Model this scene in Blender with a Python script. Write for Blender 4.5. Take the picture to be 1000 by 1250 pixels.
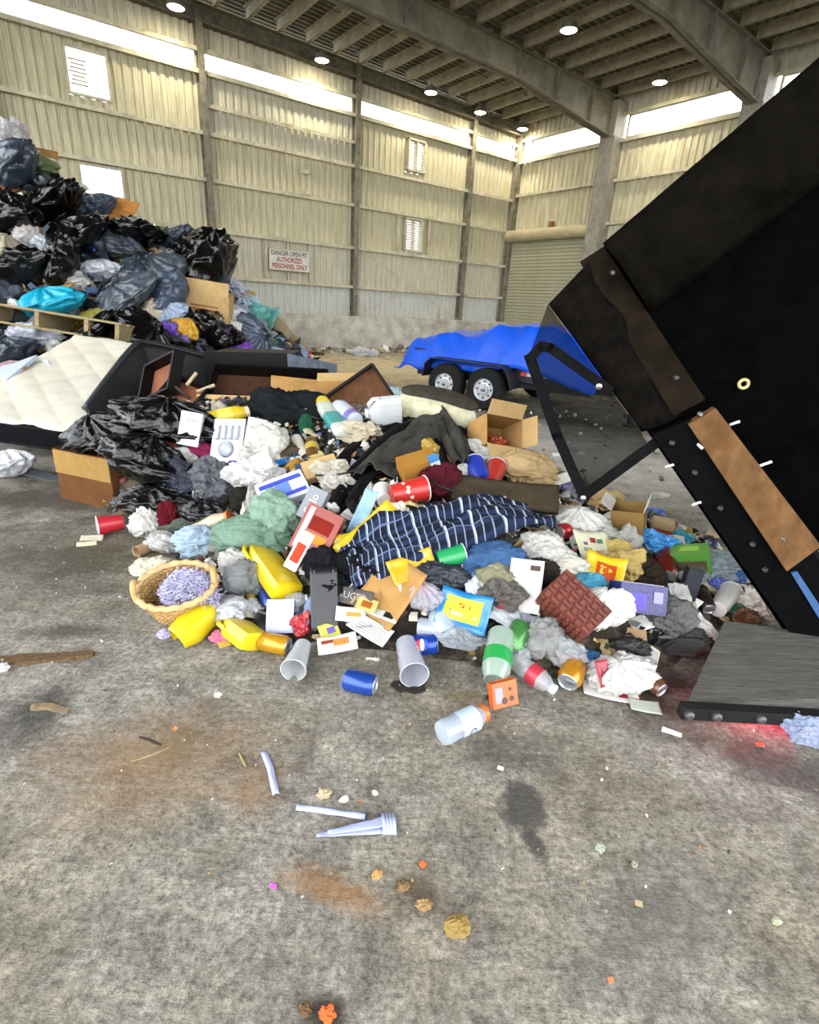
import bpy, math, random
import numpy as np
from mathutils import Vector, Matrix, Quaternion, noise, Euler

for _o in list(bpy.data.objects):
    bpy.data.objects.remove(_o)
SC = bpy.context.scene
COL = SC.collection
R = math.radians

# ------------------------------------------------------------------ camera, sky, exposure
F_PX, PITCH, ROLL, CAM_H = 656.84, R(21.054), R(3.314), 1.4
cam_data = bpy.data.cameras.new('camera')
cam_data.sensor_fit = 'HORIZONTAL'
cam_data.sensor_width = 36.0
cam_data.lens = 36.0 * F_PX / 1000.0
cam_data.clip_start, cam_data.clip_end = 0.05, 300
cam = bpy.data.objects.new('camera', cam_data)
COL.objects.link(cam)
cam.matrix_world = Matrix.Translation((0, 0, CAM_H)) @ Matrix.Rotation(math.pi / 2 - PITCH, 4, 'X') @ Matrix.Rotation(ROLL, 4, 'Z')
SC.camera = cam

world = bpy.data.worlds.new('sky')
SC.world = world
world.use_nodes = True
_bg = world.node_tree.nodes['Background']
_bg.inputs['Color'].default_value = (0.93, 0.965, 1.0, 1)
_bg.inputs['Strength'].default_value = 2.6
SC.view_settings.view_transform = 'Standard'
SC.view_settings.look = 'None'
SC.view_settings.gamma = 1.0
SC.view_settings.use_curve_mapping = False
SC.view_settings.exposure = 1.5
LAMP_W = 60.0
SC.cycles.max_bounces = 7
SC.cycles.diffuse_bounces = 4
SC.cycles.glossy_bounces = 3
SC.cycles.transparent_max_bounces = 12

# ------------------------------------------------------------------ geometry of the place
TH, AZ, DIST = R(53.022), R(7.963), 23.0
CX, CY = DIST * math.sin(AZ), DIST * math.cos(AZ)
UX, UY = math.sin(TH), math.cos(TH)
HALL = Matrix(((-UX, UY, 0, CX), (-UY, -UX, 0, CY), (0, 0, 1, 0), (0, 0, 0, 1)))   # x: along the long wall, y: along the door wall
S_END, T_END = 22.0, 21.5

def ray(px, py):
    X, Y = px - 500, py - 625
    c, s = math.cos(ROLL), math.sin(ROLL)
    x = c * X + s * Y
    y = -s * X + c * Y
    return Vector((x / F_PX, math.cos(PITCH) - y / F_PX * math.sin(PITCH), -math.sin(PITCH) - y / F_PX * math.cos(PITCH)))
def ground(px, py, z=0.0):
    d = ray(px, py)
    t = (z - CAM_H) / d.z
    return Vector((d.x * t, d.y * t, z))
def at_y(px, py, y):
    d = ray(px, py)
    t = y / d.y
    return Vector((d.x * t, y, CAM_H + d.z * t))
def scale_at(P):
    return (P.y * math.cos(PITCH) - (P.z - CAM_H) * math.sin(PITCH)) / F_PX

def tps(pts):
    P = np.array(pts, float)
    n = len(P)
    def U(d2):
        return np.where(d2 < 1e-9, 0, d2 * np.log(np.maximum(d2, 1e-9)))
    K = U(((P[:, None, :2] - P[None, :, :2]) ** 2).sum(2)) + np.eye(n) * 0.02
    A = np.zeros((n + 3, n + 3))
    A[:n, :n] = K
    A[:n, n] = 1
    A[:n, n + 1:] = P[:, :2]
    A[n:, :n] = A[:n, n:].T
    w = np.linalg.solve(A, np.concatenate([P[:, 2], np.zeros(3)]))
    def f(x, y):
        q = np.stack([np.asarray(x, float), np.asarray(y, float)], -1)
        return U(((q[..., None, :] - P[:, :2]) ** 2).sum(-1)) @ w[:n] + w[n] + q @ w[n + 1:]
    return f
def inside_dist(poly, x, y):
    """signed distance to a polygon, positive inside"""
    x = np.asarray(x, float); y = np.asarray(y, float)
    d = np.full(x.shape, 1e9); ins = np.zeros(x.shape, bool)
    n = len(poly)
    for i in range(n):
        ax, ay = poly[i]; bx, by = poly[(i + 1) % n]
        ex, ey = bx - ax, by - ay
        t = np.clip(((x - ax) * ex + (y - ay) * ey) / (ex * ex + ey * ey), 0, 1)
        d = np.minimum(d, np.hypot(x - ax - t * ex, y - ay - t * ey))
        c = ((ay > y) != (by > y)) & (x < ex * (y - ay) / (by - ay + 1e-12) + ax)
        ins ^= c
    return np.where(ins, d, -d)

_fo = [(78, 590), (150, 640), (165, 690), (185, 755), (245, 782), (330, 795), (400, 790), (500, 800), (590, 822), (690, 838), (790, 845), (845, 800), (915, 755)]
F_POLY = [tuple(ground(*q)[:2]) for q in _fo] + [(2.35, 3.0), (1.9, 3.7), (1.2, 4.5), (.7, 5.0), (-.3, 5.6), (-2.0, 6.0), (-3.0, 5.2)]
_fi = [(500, 505, 3.95), (200, 520, 3.7), (350, 500, 4.1), (600, 535, 3.8), (690, 612, 3.2), (770, 640, 3.0), (860, 695, 2.75),
       (300, 625, 2.85), (400, 640, 2.6), (520, 640, 2.5), (600, 700, 2.22), (700, 720, 2.15), (250, 668, 2.8), (350, 725, 2.2),
       (460, 725, 2.12), (780, 745, 2.2), (130, 560, 3.6), (440, 560, 3.3), (560, 570, 3.2), (640, 640, 2.75), (300, 540, 3.6)]
_ftps = tps([(x, y, 0) for x, y in F_POLY] + [tuple(at_y(*q)) for q in _fi] + [(-1.8, 4.9, .4), (-.6, 4.9, .4), (.3, 4.5, .4)])
def heap_h(x, y):
    d = inside_dist(F_POLY, x, y)
    return np.maximum(_ftps(x, y), 0.0) * np.clip(d / .12, 0, 1)

_mi = [(10, 175, 9.5), (90, 250, 9.5), (160, 285, 9.6), (240, 335, 9.7), (300, 385, 10), (340, 415, 10.3),
       (0, 300, 8), (100, 310, 8.6), (200, 360, 8.7), (0, 430, 6.9), (150, 430, 7.3), (300, 440, 8.8), (75, 400, 7.4), (250, 420, 8.2), (-120, 300, 7.5), (-120, 150, 9)]
M_POLY = [(-9.5, 5.4), (-4.6, 6.0), (-3.2, 6.5), (-2.4, 7.8), (-1.7, 9.6), (-1.5, 10.6), (-2.6, 11.8), (-5, 12.4), (-9.5, 11.4)]
_mtps = tps([(x, y, 0) for x, y in M_POLY[1:8]] + [tuple(at_y(*q)) for q in _mi])
def mound_h(x, y):
    d = inside_dist(M_POLY, x, y)
    return np.clip(_mtps(x, y), 0.0, 4.2) * np.clip(d / .5, 0, 1)
def heap1(x, y): return float(heap_h(np.array([x]), np.array([y]))[0])
def mound1(x, y): return float(mound_h(np.array([x]), np.array([y]))[0])

def hit(px, py, lift=0.0, where='F'):
    """the point of the heap (F), the far mound (M) or the floor (G) seen along a sight line, raised by lift"""
    if where == 'G':
        return ground(px, py, lift)
    if isinstance(where, (int, float)):
        return at_y(px, py, where)
    d = ray(px, py)
    ts = np.linspace(.8, 8.0, 900) if where == 'F' else np.linspace(5, 16, 900)
    x, y, z = d.x * ts, d.y * ts, CAM_H + d.z * ts
    h = (heap_h if where == 'F' else mound_h)(x, y) + lift
    b = np.nonzero(z <= h)[0]
    if len(b) == 0:
        k = int(np.argmin(z - h)); t = ts[k]
        return Vector((d.x * t, d.y * t, CAM_H + d.z * t))
    k = int(b[0])
    if k == 0:
        t = ts[0]
    else:
        a0, a1 = z[k - 1] - h[k - 1], z[k] - h[k]
        t = ts[k - 1] + (ts[k] - ts[k - 1]) * a0 / (a0 - a1 + 1e-9)
    return Vector((d.x * t, d.y * t, CAM_H + d.z * t))

# ------------------------------------------------------------------ materials
def lin(h):
    if isinstance(h, str):
        h = h.lstrip('#')
        h = [int(h[i:i + 2], 16) / 255 for i in (0, 2, 4)]
    return tuple(c / 12.92 if c <= .04045 else ((c + .055) / 1.055) ** 2.4 for c in h[:3])
_mats = {}
def N(nt, t, **kw):
    n = nt.nodes.new(t)
    for k, v in kw.items():
        setattr(n, k, v)
    return n
def mat(col, rough=.6, metal=0, var=.2, scale=14, bump=.0, bscale=40, spec=.4, clear=0.0, coord='Object', stretch=None, dirt=None, dirt_amt=.5):
    """procedural material: noisy colour, optional relief, optional see-through film (clear)"""
    key = (col, rough, metal, var, scale, bump, bscale, spec, clear, coord, stretch, dirt, dirt_amt)
    if key in _mats:
        return _mats[key]
    m = bpy.data.materials.new('surface')
    m.use_nodes = True
    nt = m.node_tree
    p = nt.nodes['Principled BSDF']
    out = nt.nodes['Material Output']
    c = tuple(x / (1 + .7 * x) for x in lin(col))
    if rough > .6: spec *= .3
    tc = N(nt, 'ShaderNodeTexCoord')
    mp = N(nt, 'ShaderNodeMapping')
    nt.links.new(tc.outputs[coord], mp.inputs['Vector'])
    if stretch:
        mp.inputs['Scale'].default_value = stretch
    nz = N(nt, 'ShaderNodeTexNoise')
    nz.inputs['Scale'].default_value = scale
    nz.inputs['Detail'].default_value = 5
    nz.inputs['Roughness'].default_value = .65
    nt.links.new(mp.outputs[0], nz.inputs['Vector'])
    rp = N(nt, 'ShaderNodeValToRGB')
    rp.color_ramp.elements[0].position = .32
    rp.color_ramp.elements[1].position = .68
    rp.color_ramp.elements[0].color = (*[x * (1 - var) for x in c], 1)
    rp.color_ramp.elements[1].color = (*[min(1, x * (1 + var)) for x in c], 1)
    nt.links.new(nz.outputs['Fac'], rp.inputs['Fac'])
    colout = rp.outputs['Color']
    if dirt:
        n2 = N(nt, 'ShaderNodeTexNoise')
        n2.inputs['Scale'].default_value = scale * .45
        n2.inputs['Detail'].default_value = 7
        n2.inputs['Roughness'].default_value = .75
        nt.links.new(mp.outputs[0], n2.inputs['Vector'])
        r2 = N(nt, 'ShaderNodeValToRGB')
        r2.color_ramp.elements[0].position = .48
        r2.color_ramp.elements[1].position = .72
        r2.color_ramp.elements[0].color = (0, 0, 0, 1)
        r2.color_ramp.elements[1].color = (dirt_amt, dirt_amt, dirt_amt, 1)
        nt.links.new(n2.outputs['Fac'], r2.inputs['Fac'])
        mx = N(nt, 'ShaderNodeMixRGB')
        mx.inputs[2].default_value = (*lin(dirt), 1)
        nt.links.new(r2.outputs['Color'], mx.inputs[0])
        nt.links.new(colout, mx.inputs[1])
        colout = mx.outputs[0]
    nt.links.new(colout, p.inputs['Base Color'])
    p.inputs['Roughness'].default_value = rough
    p.inputs['Metallic'].default_value = metal
    p.inputs['Specular IOR Level'].default_value = spec
    if bump:
        nb = N(nt, 'ShaderNodeTexNoise')
        nb.inputs['Scale'].default_value = bscale
        nb.inputs['Detail'].default_value = 6
        nb.inputs['Distortion'].default_value = .6
        nt.links.new(mp.outputs[0], nb.inputs['Vector'])
        bp = N(nt, 'ShaderNodeBump')
        bp.inputs['Strength'].default_value = bump
        bp.inputs['Distance'].default_value = .02
        nt.links.new(nb.outputs['Fac'], bp.inputs['Height'])
        nt.links.new(bp.outputs[0], p.inputs['Normal'])
    if clear:
        tr = N(nt, 'ShaderNodeBsdfTransparent')
        mx2 = N(nt, 'ShaderNodeMixShader')
        mx2.inputs[0].default_value = clear
        nt.links.new(p.outputs[0], mx2.inputs[1])
        nt.links.new(tr.outputs[0], mx2.inputs[2])
        nt.links.new(mx2.outputs[0], out.inputs['Surface'])
    _mats[key] = m
    return m
def emit(col, s):
    m = bpy.data.materials.new('glowing')
    m.use_nodes = True
    nt = m.node_tree
    e = N(nt, 'ShaderNodeEmission')
    e.inputs[0].default_value = (*lin(col), 1)
    e.inputs[1].default_value = s
    nt.links.new(e.outputs[0], nt.nodes['Material Output'].inputs['Surface'])
    return m
def plastic(c, **k): return mat(c, **{**dict(rough=.35, var=.08, spec=.5), **k})
def paper(c, **k): return mat(c, **{**dict(rough=.8, var=.12, scale=9, spec=.2, bump=.15, bscale=18), **k})
def fabric(c, **k): return mat(c, **{**dict(rough=.95, var=.25, scale=12, spec=.1, bump=.5, bscale=60), **k})
def film(c, clear=.35, **k): return mat(c, **{**dict(rough=.3, var=.2, spec=.45, clear=clear, bump=.7, bscale=9), **k})
def card(c, **k): return mat(c, **{**dict(rough=.85, var=.15, scale=6, spec=.15, bump=.1, bscale=30, dirt='#5a4028', dirt_amt=.4), **k})
def metal(c, **k): return mat(c, **{**dict(rough=.35, metal=.9, var=.1), **k})
BAGBLACK = mat('#060607', rough=.17, var=.3, scale=3, spec=.42, bump=.6, bscale=5)
BAGGREY = mat('#3c434c', rough=.34, var=.3, scale=3, spec=.6, bump=.7, bscale=7)
BAGBLUE = mat('#3a4658', rough=.34, var=.3, scale=3, spec=.6, bump=.7, bscale=7)
BAGDIM = mat('#27303c', rough=.3, var=.3, scale=3, spec=.6, bump=.75, bscale=6)
CLEAR = mat('#dfe6ea', rough=.12, var=.05, spec=.9, clear=.62)
CLEARB = mat('#c9d8f0', rough=.12, var=.05, spec=.9, clear=.45)
CARDB = card('#a97c48')
CARDL = card('#c79d66')
WHITEP = paper('#e4e2da')
BLACKM = mat('#0c0c0d', rough=.55, var=.4, spec=.25, bump=.15)

# ------------------------------------------------------------------ mesh helpers
class MB:
    def __init__(s):
        s.v = []; s.f = []; s.uv = None; s.sharp = True
    def add(s, vs, fs):
        o = len(s.v)
        s.v.extend([tuple(x) for x in vs])
        s.f.extend([tuple(i + o for i in f) for f in fs])
        return s
    def box(s, c, d, rot=None, taper=1.0):
        x, y, z = d[0] / 2, d[1] / 2, d[2] / 2
        t = taper
        vs = [(-x, -y, -z), (x, -y, -z), (x, y, -z), (-x, y, -z), (-x * t, -y * t, z), (x * t, -y * t, z), (x * t, y * t, z), (-x * t, y * t, z)]
        if rot:
            m = Euler([R(a) for a in rot]).to_matrix()
            vs = [m @ Vector(q) for q in vs]
        vs = [(q[0] + c[0], q[1] + c[1], q[2] + c[2]) for q in vs]
        return s.add(vs, [(0, 3, 2, 1), (4, 5, 6, 7), (0, 1, 5, 4), (1, 2, 6, 5), (2, 3, 7, 6), (3, 0, 4, 7)])
    def lathe(s, prof, n=20, cap0=True, cap1=True, sq=0.0, fx=1.0, fy=1.0):
        vs = []
        for r, z in prof:
            for k in range(n):
                a = 2 * math.pi * k / n
                c_, s_ = math.cos(a), math.sin(a)
                if sq:
                    m = 1 / max(abs(c_), abs(s_))
                    q = 1 + (m - 1) * sq
                else:
                    q = 1
                vs.append((r * c_ * q * fx, r * s_ * q * fy, z))
        fs = []
        for i in range(len(prof) - 1):
            for k in range(n):
                fs.append((i * n + k, i * n + (k + 1) % n, (i + 1) * n + (k + 1) % n, (i + 1) * n + k))
        if cap0: fs.append(tuple(range(n - 1, -1, -1)))
        if cap1: fs.append(tuple((len(prof) - 1) * n + k for k in range(n)))
        return s.add(vs, fs)
    def tube(s, pts, r, n=8, closed=False, fx=1.0):
        pts = [Vector(p) for p in pts]
        m = len(pts)
        rs = r if isinstance(r, (list, tuple)) else [r] * m
        vs = []
        up = Vector((0, 0, 1))
        for i, p in enumerate(pts):
            a = pts[(i - 1) % m] if (i or closed) else p
            b = pts[(i + 1) % m] if (i < m - 1 or closed) else p
            t = (b - a).normalized()
            ref = up if abs(t.z) < .9 else Vector((1, 0, 0))
            x = t.cross(ref).normalized()
            y = x.cross(t)
            for k in range(n):
                q = 2 * math.pi * k / n
                vs.append(p + (x * math.cos(q) * fx + y * math.sin(q)) * rs[i])
        fs = []
        for i in range(m if closed else m - 1):
            j = (i + 1) % m
            for k in range(n):
                fs.append((i * n + k, i * n + (k + 1) % n, j * n + (k + 1) % n, j * n + k))
        if not closed:
            fs.append(tuple(range(n - 1, -1, -1)))
            fs.append(tuple((m - 1) * n + k for k in range(n)))
        return s.add(vs, fs)
    def prism(s, poly, depth, off=None):
        """3-D outline extruded by a vector"""
        n = len(poly)
        depth = Vector(depth)
        a = [Vector(p) for p in poly]
        if off: a = [p + Vector(off) for p in a]
        b = [p + depth for p in a]
        return s.add(a + b, [tuple(range(n)), tuple(range(2 * n - 1, n - 1, -1))] + [(i, i + n, (i + 1) % n + n, (i + 1) % n) for i in range(n)])
    def slab(s, fn, nu, nv, th):
        """closed thin sheet: fn(u, v) -> point, thickness along the local normal"""
        P = [[Vector(fn(i / nu, j / nv)) for i in range(nu + 1)] for j in range(nv + 1)]
        top = []; bot = []; uv = []
        for j in range(nv + 1):
            for i in range(nu + 1):
                a = P[j][min(i + 1, nu)] - P[j][max(i - 1, 0)]
                b = P[min(j + 1, nv)][i] - P[max(j - 1, 0)][i]
                nn = a.cross(b)
                nn = nn.normalized() if nn.length > 1e-12 else Vector((0, 0, 1))
                top.append(P[j][i] + nn * th / 2); bot.append(P[j][i] - nn * th / 2)
                uv.append((i / nu, j / nv))
        w = nu + 1
        fs = []
        K = len(top)
        for j in range(nv):
            for i in range(nu):
                q = (j * w + i, j * w + i + 1, (j + 1) * w + i + 1, (j + 1) * w + i)
                fs.append(q); fs.append(tuple(K + x for x in reversed(q)))
        rim = [i for i in range(w)] + [j * w + nu for j in range(1, nv + 1)] + [nv * w + i for i in range(nu - 1, -1, -1)] + [j * w for j in range(nv - 1, 0, -1)]
        for a, b in zip(rim, rim[1:] + rim[:1]):
            fs.append((b, a, K + a, K + b))
        s.uv = uv + uv
        return s.add(top + bot, fs)
    def mesh(s, name='mesh', smooth=False):
        me = bpy.data.meshes.new(name)
        me.from_pydata(s.v, [], s.f)
        if s.uv and len(s.uv) == len(s.v):
            l = me.uv_layers.new(name='UVMap')
            idx = np.empty(len(me.loops), np.int32)
            me.loops.foreach_get('vertex_index', idx)
            l.data.foreach_set('uv', np.array(s.uv, np.float32)[idx].ravel())
        if smooth:
            me.shade_smooth()
            if smooth == 'auto':
                try:
                    me.set_sharp_from_angle(angle=R(40))
                except Exception:
                    pass
        me.update()
        return me

def ob(name, me, m=None, parent=None, loc=None, rot=None, scale=None, label=None, cat=None, group=None, kind=None):
    if isinstance(me, MB):
        me = me.mesh(name)
    o = bpy.data.objects.new(name, me)
    COL.objects.link(o)
    if m is not None:
        if len(me.materials) == 0:
            me.materials.append(m)
        elif me.materials[0] is not m:
            o.material_slots[0].link = 'OBJECT'
            o.material_slots[0].material = m
    if parent is not None: o.parent = parent
    if loc is not None: o.location = loc
    if rot is not None: o.rotation_euler = rot if not isinstance(rot, Quaternion) else rot.to_euler()
    if scale is not None: o.scale = scale
    for k, v in (('label', label), ('category', cat), ('group', group), ('kind', kind)):
        if v: o[k] = v
    return o
def thing(name, label, cat, loc=(0, 0, 0), rot=(0, 0, 0), group=None, scale=None):
    o = bpy.data.objects.new(name, None)
    COL.objects.link(o)
    o.empty_display_size = .05
    o.location = loc
    o.rotation_euler = rot.to_euler() if isinstance(rot, Quaternion) else rot
    if scale is not None: o.scale = scale
    o['label'] = label; o['category'] = cat
    if group: o['group'] = group
    return o
def text_mesh(txt, size=1.0, align='CENTER', squeeze=1.0, bold=0.0):
    cu = bpy.data.curves.new('lettering', 'FONT')
    cu.body = txt; cu.size = size; cu.align_x = align; cu.align_y = 'CENTER'
    cu.resolution_u = 2
    cu.offset = bold * size
    t = bpy.data.objects.new('lettering', cu)
    COL.objects.link(t)
    dg = bpy.context.evaluated_depsgraph_get()
    me = bpy.data.meshes.new_from_object(t.evaluated_get(dg))
    bpy.data.objects.remove(t)
    for v in me.vertices: v.co.x *= squeeze
    return me
def wrap_text(txt, size, r, z, m, parent, start=0.0, vertical=False):
    """flat lettering bent round a can or bottle"""
    me = text_mesh(txt, size)
    for v in me.vertices:
        x, y = (v.co.x, v.co.y) if not vertical else (-v.co.y, v.co.x)
        a = start + x / r
        v.co = (r * 1.012 * math.cos(a), r * 1.012 * math.sin(a), z + y)
    return ob('lettering', me, m, parent)
def quat_axis(d, roll=0.0):
    d = Vector(d).normalized()
    return d.to_track_quat('Z', 'Y') @ Quaternion((0, 0, 1), roll)
rng = random.Random(7)

# ------------------------------------------------------------------ the setting: floor
def floor_material():
    m = bpy.data.materials.new('worn_concrete')
    m.use_nodes = True
    nt = m.node_tree
    p = nt.nodes['Principled BSDF']
    tc = N(nt, 'ShaderNodeTexCoord')
    def noise_n(scale, detail=6, rough=.65, vec=None, dist=0.0):
        n = N(nt, 'ShaderNodeTexNoise')
        n.inputs['Scale'].default_value = scale
        n.inputs['Detail'].default_value = detail
        n.inputs['Roughness'].default_value = rough
        n.inputs['Distortion'].default_value = dist
        nt.links.new(vec or tc.outputs['Object'], n.inputs['Vector'])
        return n
    def ramp(fac, stops):
        r = N(nt, 'ShaderNodeValToRGB')
        while len(r.color_ramp.elements) < len(stops): r.color_ramp.elements.new(.5)
        for e, (pos, c) in zip(r.color_ramp.elements, stops):
            e.position = pos
            e.color = (*(lin(c) if isinstance(c, str) else (c, c, c)), 1)
        nt.links.new(fac, r.inputs['Fac'])
        return r.outputs['Color']
    def mix(fac, a, b, mode='MIX'):
        x = N(nt, 'ShaderNodeMixRGB', blend_type=mode)
        for i, q in ((0, fac), (1, a), (2, b)):
            if isinstance(q, (int, float)): x.inputs[i].default_value = q if i == 0 else (q, q, q, 1)
            elif isinstance(q, str): x.inputs[i].default_value = (*lin(q), 1)
            else: nt.links.new(q, x.inputs[i])
        return x.outputs[0]
    def math_n(op, a, b):
        x = N(nt, 'ShaderNodeMath', operation=op)
        for i, q in ((0, a), (1, b)):
            if isinstance(q, (int, float)): x.inputs[i].default_value = q
            else: nt.links.new(q, x.inputs[i])
        return x.outputs[0]
    mp = N(nt, 'ShaderNodeMapping')
    mp.inputs['Rotation'].default_value = (0, 0, R(28))
    mp.inputs['Scale'].default_value = (1.5, 9, 1)
    nt.links.new(tc.outputs['Object'], mp.inputs['Vector'])
    big = noise_n(.9, 8, .7)
    mid = noise_n(7, 8, .75, dist=.4)
    fine = noise_n(48, 6, .85)
    grit = noise_n(210, 2, .7)
    strk = noise_n(3.0, 6, .75, mp.outputs[0])
    col = ramp(mid.outputs['Fac'], [(.28, '#58544d'), (.45, '#827e76'), (.55, '#96928a'), (.72, '#b5b1a8')])
    tan = ramp(mid.outputs['Fac'], [(.28, '#554e41'), (.45, '#827a69'), (.6, '#98907e'), (.75, '#b7ae9b')])
    col = mix(ramp(big.outputs['Fac'], [(.42, 0.0), (.6, .85)]), col, tan)
    col = mix(.32, col, ramp(strk.outputs['Fac'], [(.3, '#3c3a36'), (.5, '#86827a'), (.7, '#bab5ab')]), 'OVERLAY')
    col = mix(.85, col, ramp(fine.outputs['Fac'], [(.36, .12), (.5, .48), (.64, .82)]), 'OVERLAY')
    blot = noise_n(2.3, 9, .8, dist=.8)
    col = mix(ramp(blot.outputs['Fac'], [(.5, 0.0), (.66, .6)]), col, '#4a443a')
    col = mix(ramp(grit.outputs['Fac'], [(.66, 0.0), (.74, .3)]), col, '#b5ae9e')
    col = mix(ramp(grit.outputs['Fac'], [(.28, .6), (.36, 0.0)]), col, '#2b2823')
    warp = noise_n(3.2, 6, .7)
    def stain_or_light(px, py, rx, ry, ang, c, amt, soft=.5):
        nonlocal col
        P = ground(px, py)
        mpp = N(nt, 'ShaderNodeMapping', vector_type='TEXTURE')
        mpp.inputs['Location'].default_value = (P.x, P.y, 0)
        mpp.inputs['Rotation'].default_value = (0, 0, R(ang))
        mpp.inputs['Scale'].default_value = (rx, ry, 1)
        nt.links.new(tc.outputs['Object'], mpp.inputs['Vector'])
        ln = N(nt, 'ShaderNodeVectorMath', operation='LENGTH')
        nt.links.new(mpp.outputs[0], ln.inputs[0])
        q = math_n('ADD', ln.outputs['Value'], math_n('MULTIPLY', math_n('SUBTRACT', warp.outputs['Fac'], .5), 2.6))
        f = ramp(math_n('MULTIPLY', q, .62), [(max(0, 1 - soft) * .5, amt), (.5 + .25 * soft, 0.0)])
        col = mix(f, col, c)
    # px, py of the centre, half sizes (m), turn, colour, strength
    stain_or_light(190, 930, .38, .26, 10, '#7d5f3c', .62, .9)
    stain_or_light(400, 1085, .16, .05, -15, '#8a5f2c', .6, .8)
    stain_or_light(300, 970, .12, .1, 0, '#8a6840', .6, .9)
    stain_or_light(640, 985, .09, .16, 8, '#3a3835', .85, .3)
    stain_or_light(655, 1030, .05, .08, 20, '#33312f', .8, .3)
    stain_or_light(610, 920, .16, .08, 20, '#35332f', .6, .7)
    stain_or_light(500, 838, .075, .05, 0, '#1d150d', .95, .2)
    stain_or_light(570, 850, .10, .06, 0, '#6d5a30', .6, .7)
    stain_or_light(600, 850, .06, .03, 30, '#2c2112', .8, .4)
    stain_or_light(790, 830, .4, .24, 0, '#2e281e', .9, .7)
    stain_or_light(860, 900, .5, .1, -10, '#3a342a', .6, .8)
    stain_or_light(950, 940, .35, .12, -20, '#2b2a28', .7, .6)
    stain_or_light(80, 680, 1.0, .6, 20, '#3d3526', .85, .9)
    stain_or_light(30, 610, 1.1, .45, 0, '#332b1c', .85, .7)
    stain_or_light(40, 870, .14, .2, 0, '#26241f', .8, .6)
    stain_or_light(90, 770, .3, .07, 10, '#37332b', .7, .7)
    stain_or_light(510, 1090, .09, .08, -30, '#4a3a26', .7, .6)
    stain_or_light(400, 1240, .05, .04, 0, '#2c2416', .8, .5)
    stain_or_light(800, 1130, .35, .12, 28, '#55524d', .5, .8)
    stain_or_light(720, 560, 1.6, 1.6, 0, '#bdb8ae', .7, .9)  # pale patch: door light painted into the floor colour
    
    stain_or_light(440, 450, 5.0, 4.0, 0, '#dcc9a0', .85, .8)  # sandy ground, painted paler to offset the weak light by the push wall
    stain_or_light(660, 508, 2.0, .5, -30, '#2f2c2a', .8, .6)  # dark strip along the floor under the trailer
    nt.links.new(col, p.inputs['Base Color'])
    p.inputs['Specular IOR Level'].default_value = .25
    nt.links.new(ramp(mid.outputs['Fac'], [(.3, .55), (.6, .9)]), p.inputs['Roughness'])
    h = math_n('ADD', math_n('ADD', math_n('MULTIPLY', mid.outputs['Fac'], 1.2), math_n('MULTIPLY', fine.outputs['Fac'], .5)), math_n('MULTIPLY', strk.outputs['Fac'], .7))
    b = N(nt, 'ShaderNodeBump')
    b.inputs['Strength'].default_value = .8
    b.inputs['Distance'].default_value = .02
    nt.links.new(h, b.inputs['Height'])
    nt.links.new(b.outputs[0], p.inputs['Normal'])
    return m
fl = MB()
fl.box((0, 0, -.15), (90, 90, .3))
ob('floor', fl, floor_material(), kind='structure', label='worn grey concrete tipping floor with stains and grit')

# ------------------------------------------------------------------ long wall, door wall
SHEET = mat('#dad2b4', rough=.75, var=.22, scale=5, stretch=(5, 1, .35), dirt='#9c9270', dirt_amt=.6, spec=.2)
SHEETY = mat('#d6cba4', rough=.75, var=.25, scale=5, stretch=(5, 1, .3), dirt='#a3935f', dirt_amt=.6, spec=.2)
SHEETP = mat('#d8d8cd', rough=.75, var=.18, scale=5, stretch=(5, 1, .35), dirt='#a9a794', dirt_amt=.6, spec=.2)
STEEL = mat('#857d69', rough=.7, var=.25, scale=4, dirt='#4b4130', dirt_amt=.7, spec=.2)
STEELL = mat('#d3c9a8', rough=.7, var=.2, scale=4, dirt='#7c704e', dirt_amt=.6, spec=.2)
STEELD = mat('#7a7464', rough=.75, var=.3, scale=6, dirt='#2f2c26', dirt_amt=.6, spec=.2)
def hall_obj(name, mb, m, **k):
    o = ob(name, mb, m, kind='structure', **k)
    o.matrix_world = HALL
    return o
def sheet_mesh(a0, a1, z0, z1, along='x', period=.2, depth=.035):
    """ribbed cladding; ribs run upright"""
    mb = MB()
    n = max(1, round((a1 - a0) / period))
    st = (a1 - a0) / n
    line = []
    for k in range(n):
        x = a0 + k * st
        line += [(x, 0), (x + st * .5, 0), (x + st * .62, depth), (x + st * .88, depth)]
    line.append((a1, 0))
    vs = []
    for z in (z0, z1):
        for x, d in line:
            vs.append((x, -d, z) if along == 'x' else (-d, x, z))
    L = len(line)
    fs = [(i, i + 1, L + i + 1, L + i) if along == 'x' else (i, L + i, L + i + 1, i + 1) for i in range(L - 1)]
    mb.add(vs, fs)
    return mb
ZT = 7.62
rows_l = [(0.95, 1.86), (1.86, 2.98), (2.98, 4.15), (4.15, 5.17), (5.17, 6.43), (6.87, ZT)]
cols_l = [0, 2.34, 6.82, 11.2, 15.6, 20.0, S_END]
wl = MB()
wl.box((S_END / 2, -.3, .47), (S_END, .3, .94))
wall_left = hall_obj('wall_left', wl, mat('#9a958a', var=.2, scale=3), label='long ribbed metal wall with girts and high daylight strip')
win_cells = [(13.23, 14.1, 5.35, 6.26), (13.19, 14.13, 3.39, 4.05), (4.29, 4.98, 5.33, 6.21), (4.25, 4.95, 3.03, 4.03)]
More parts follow.
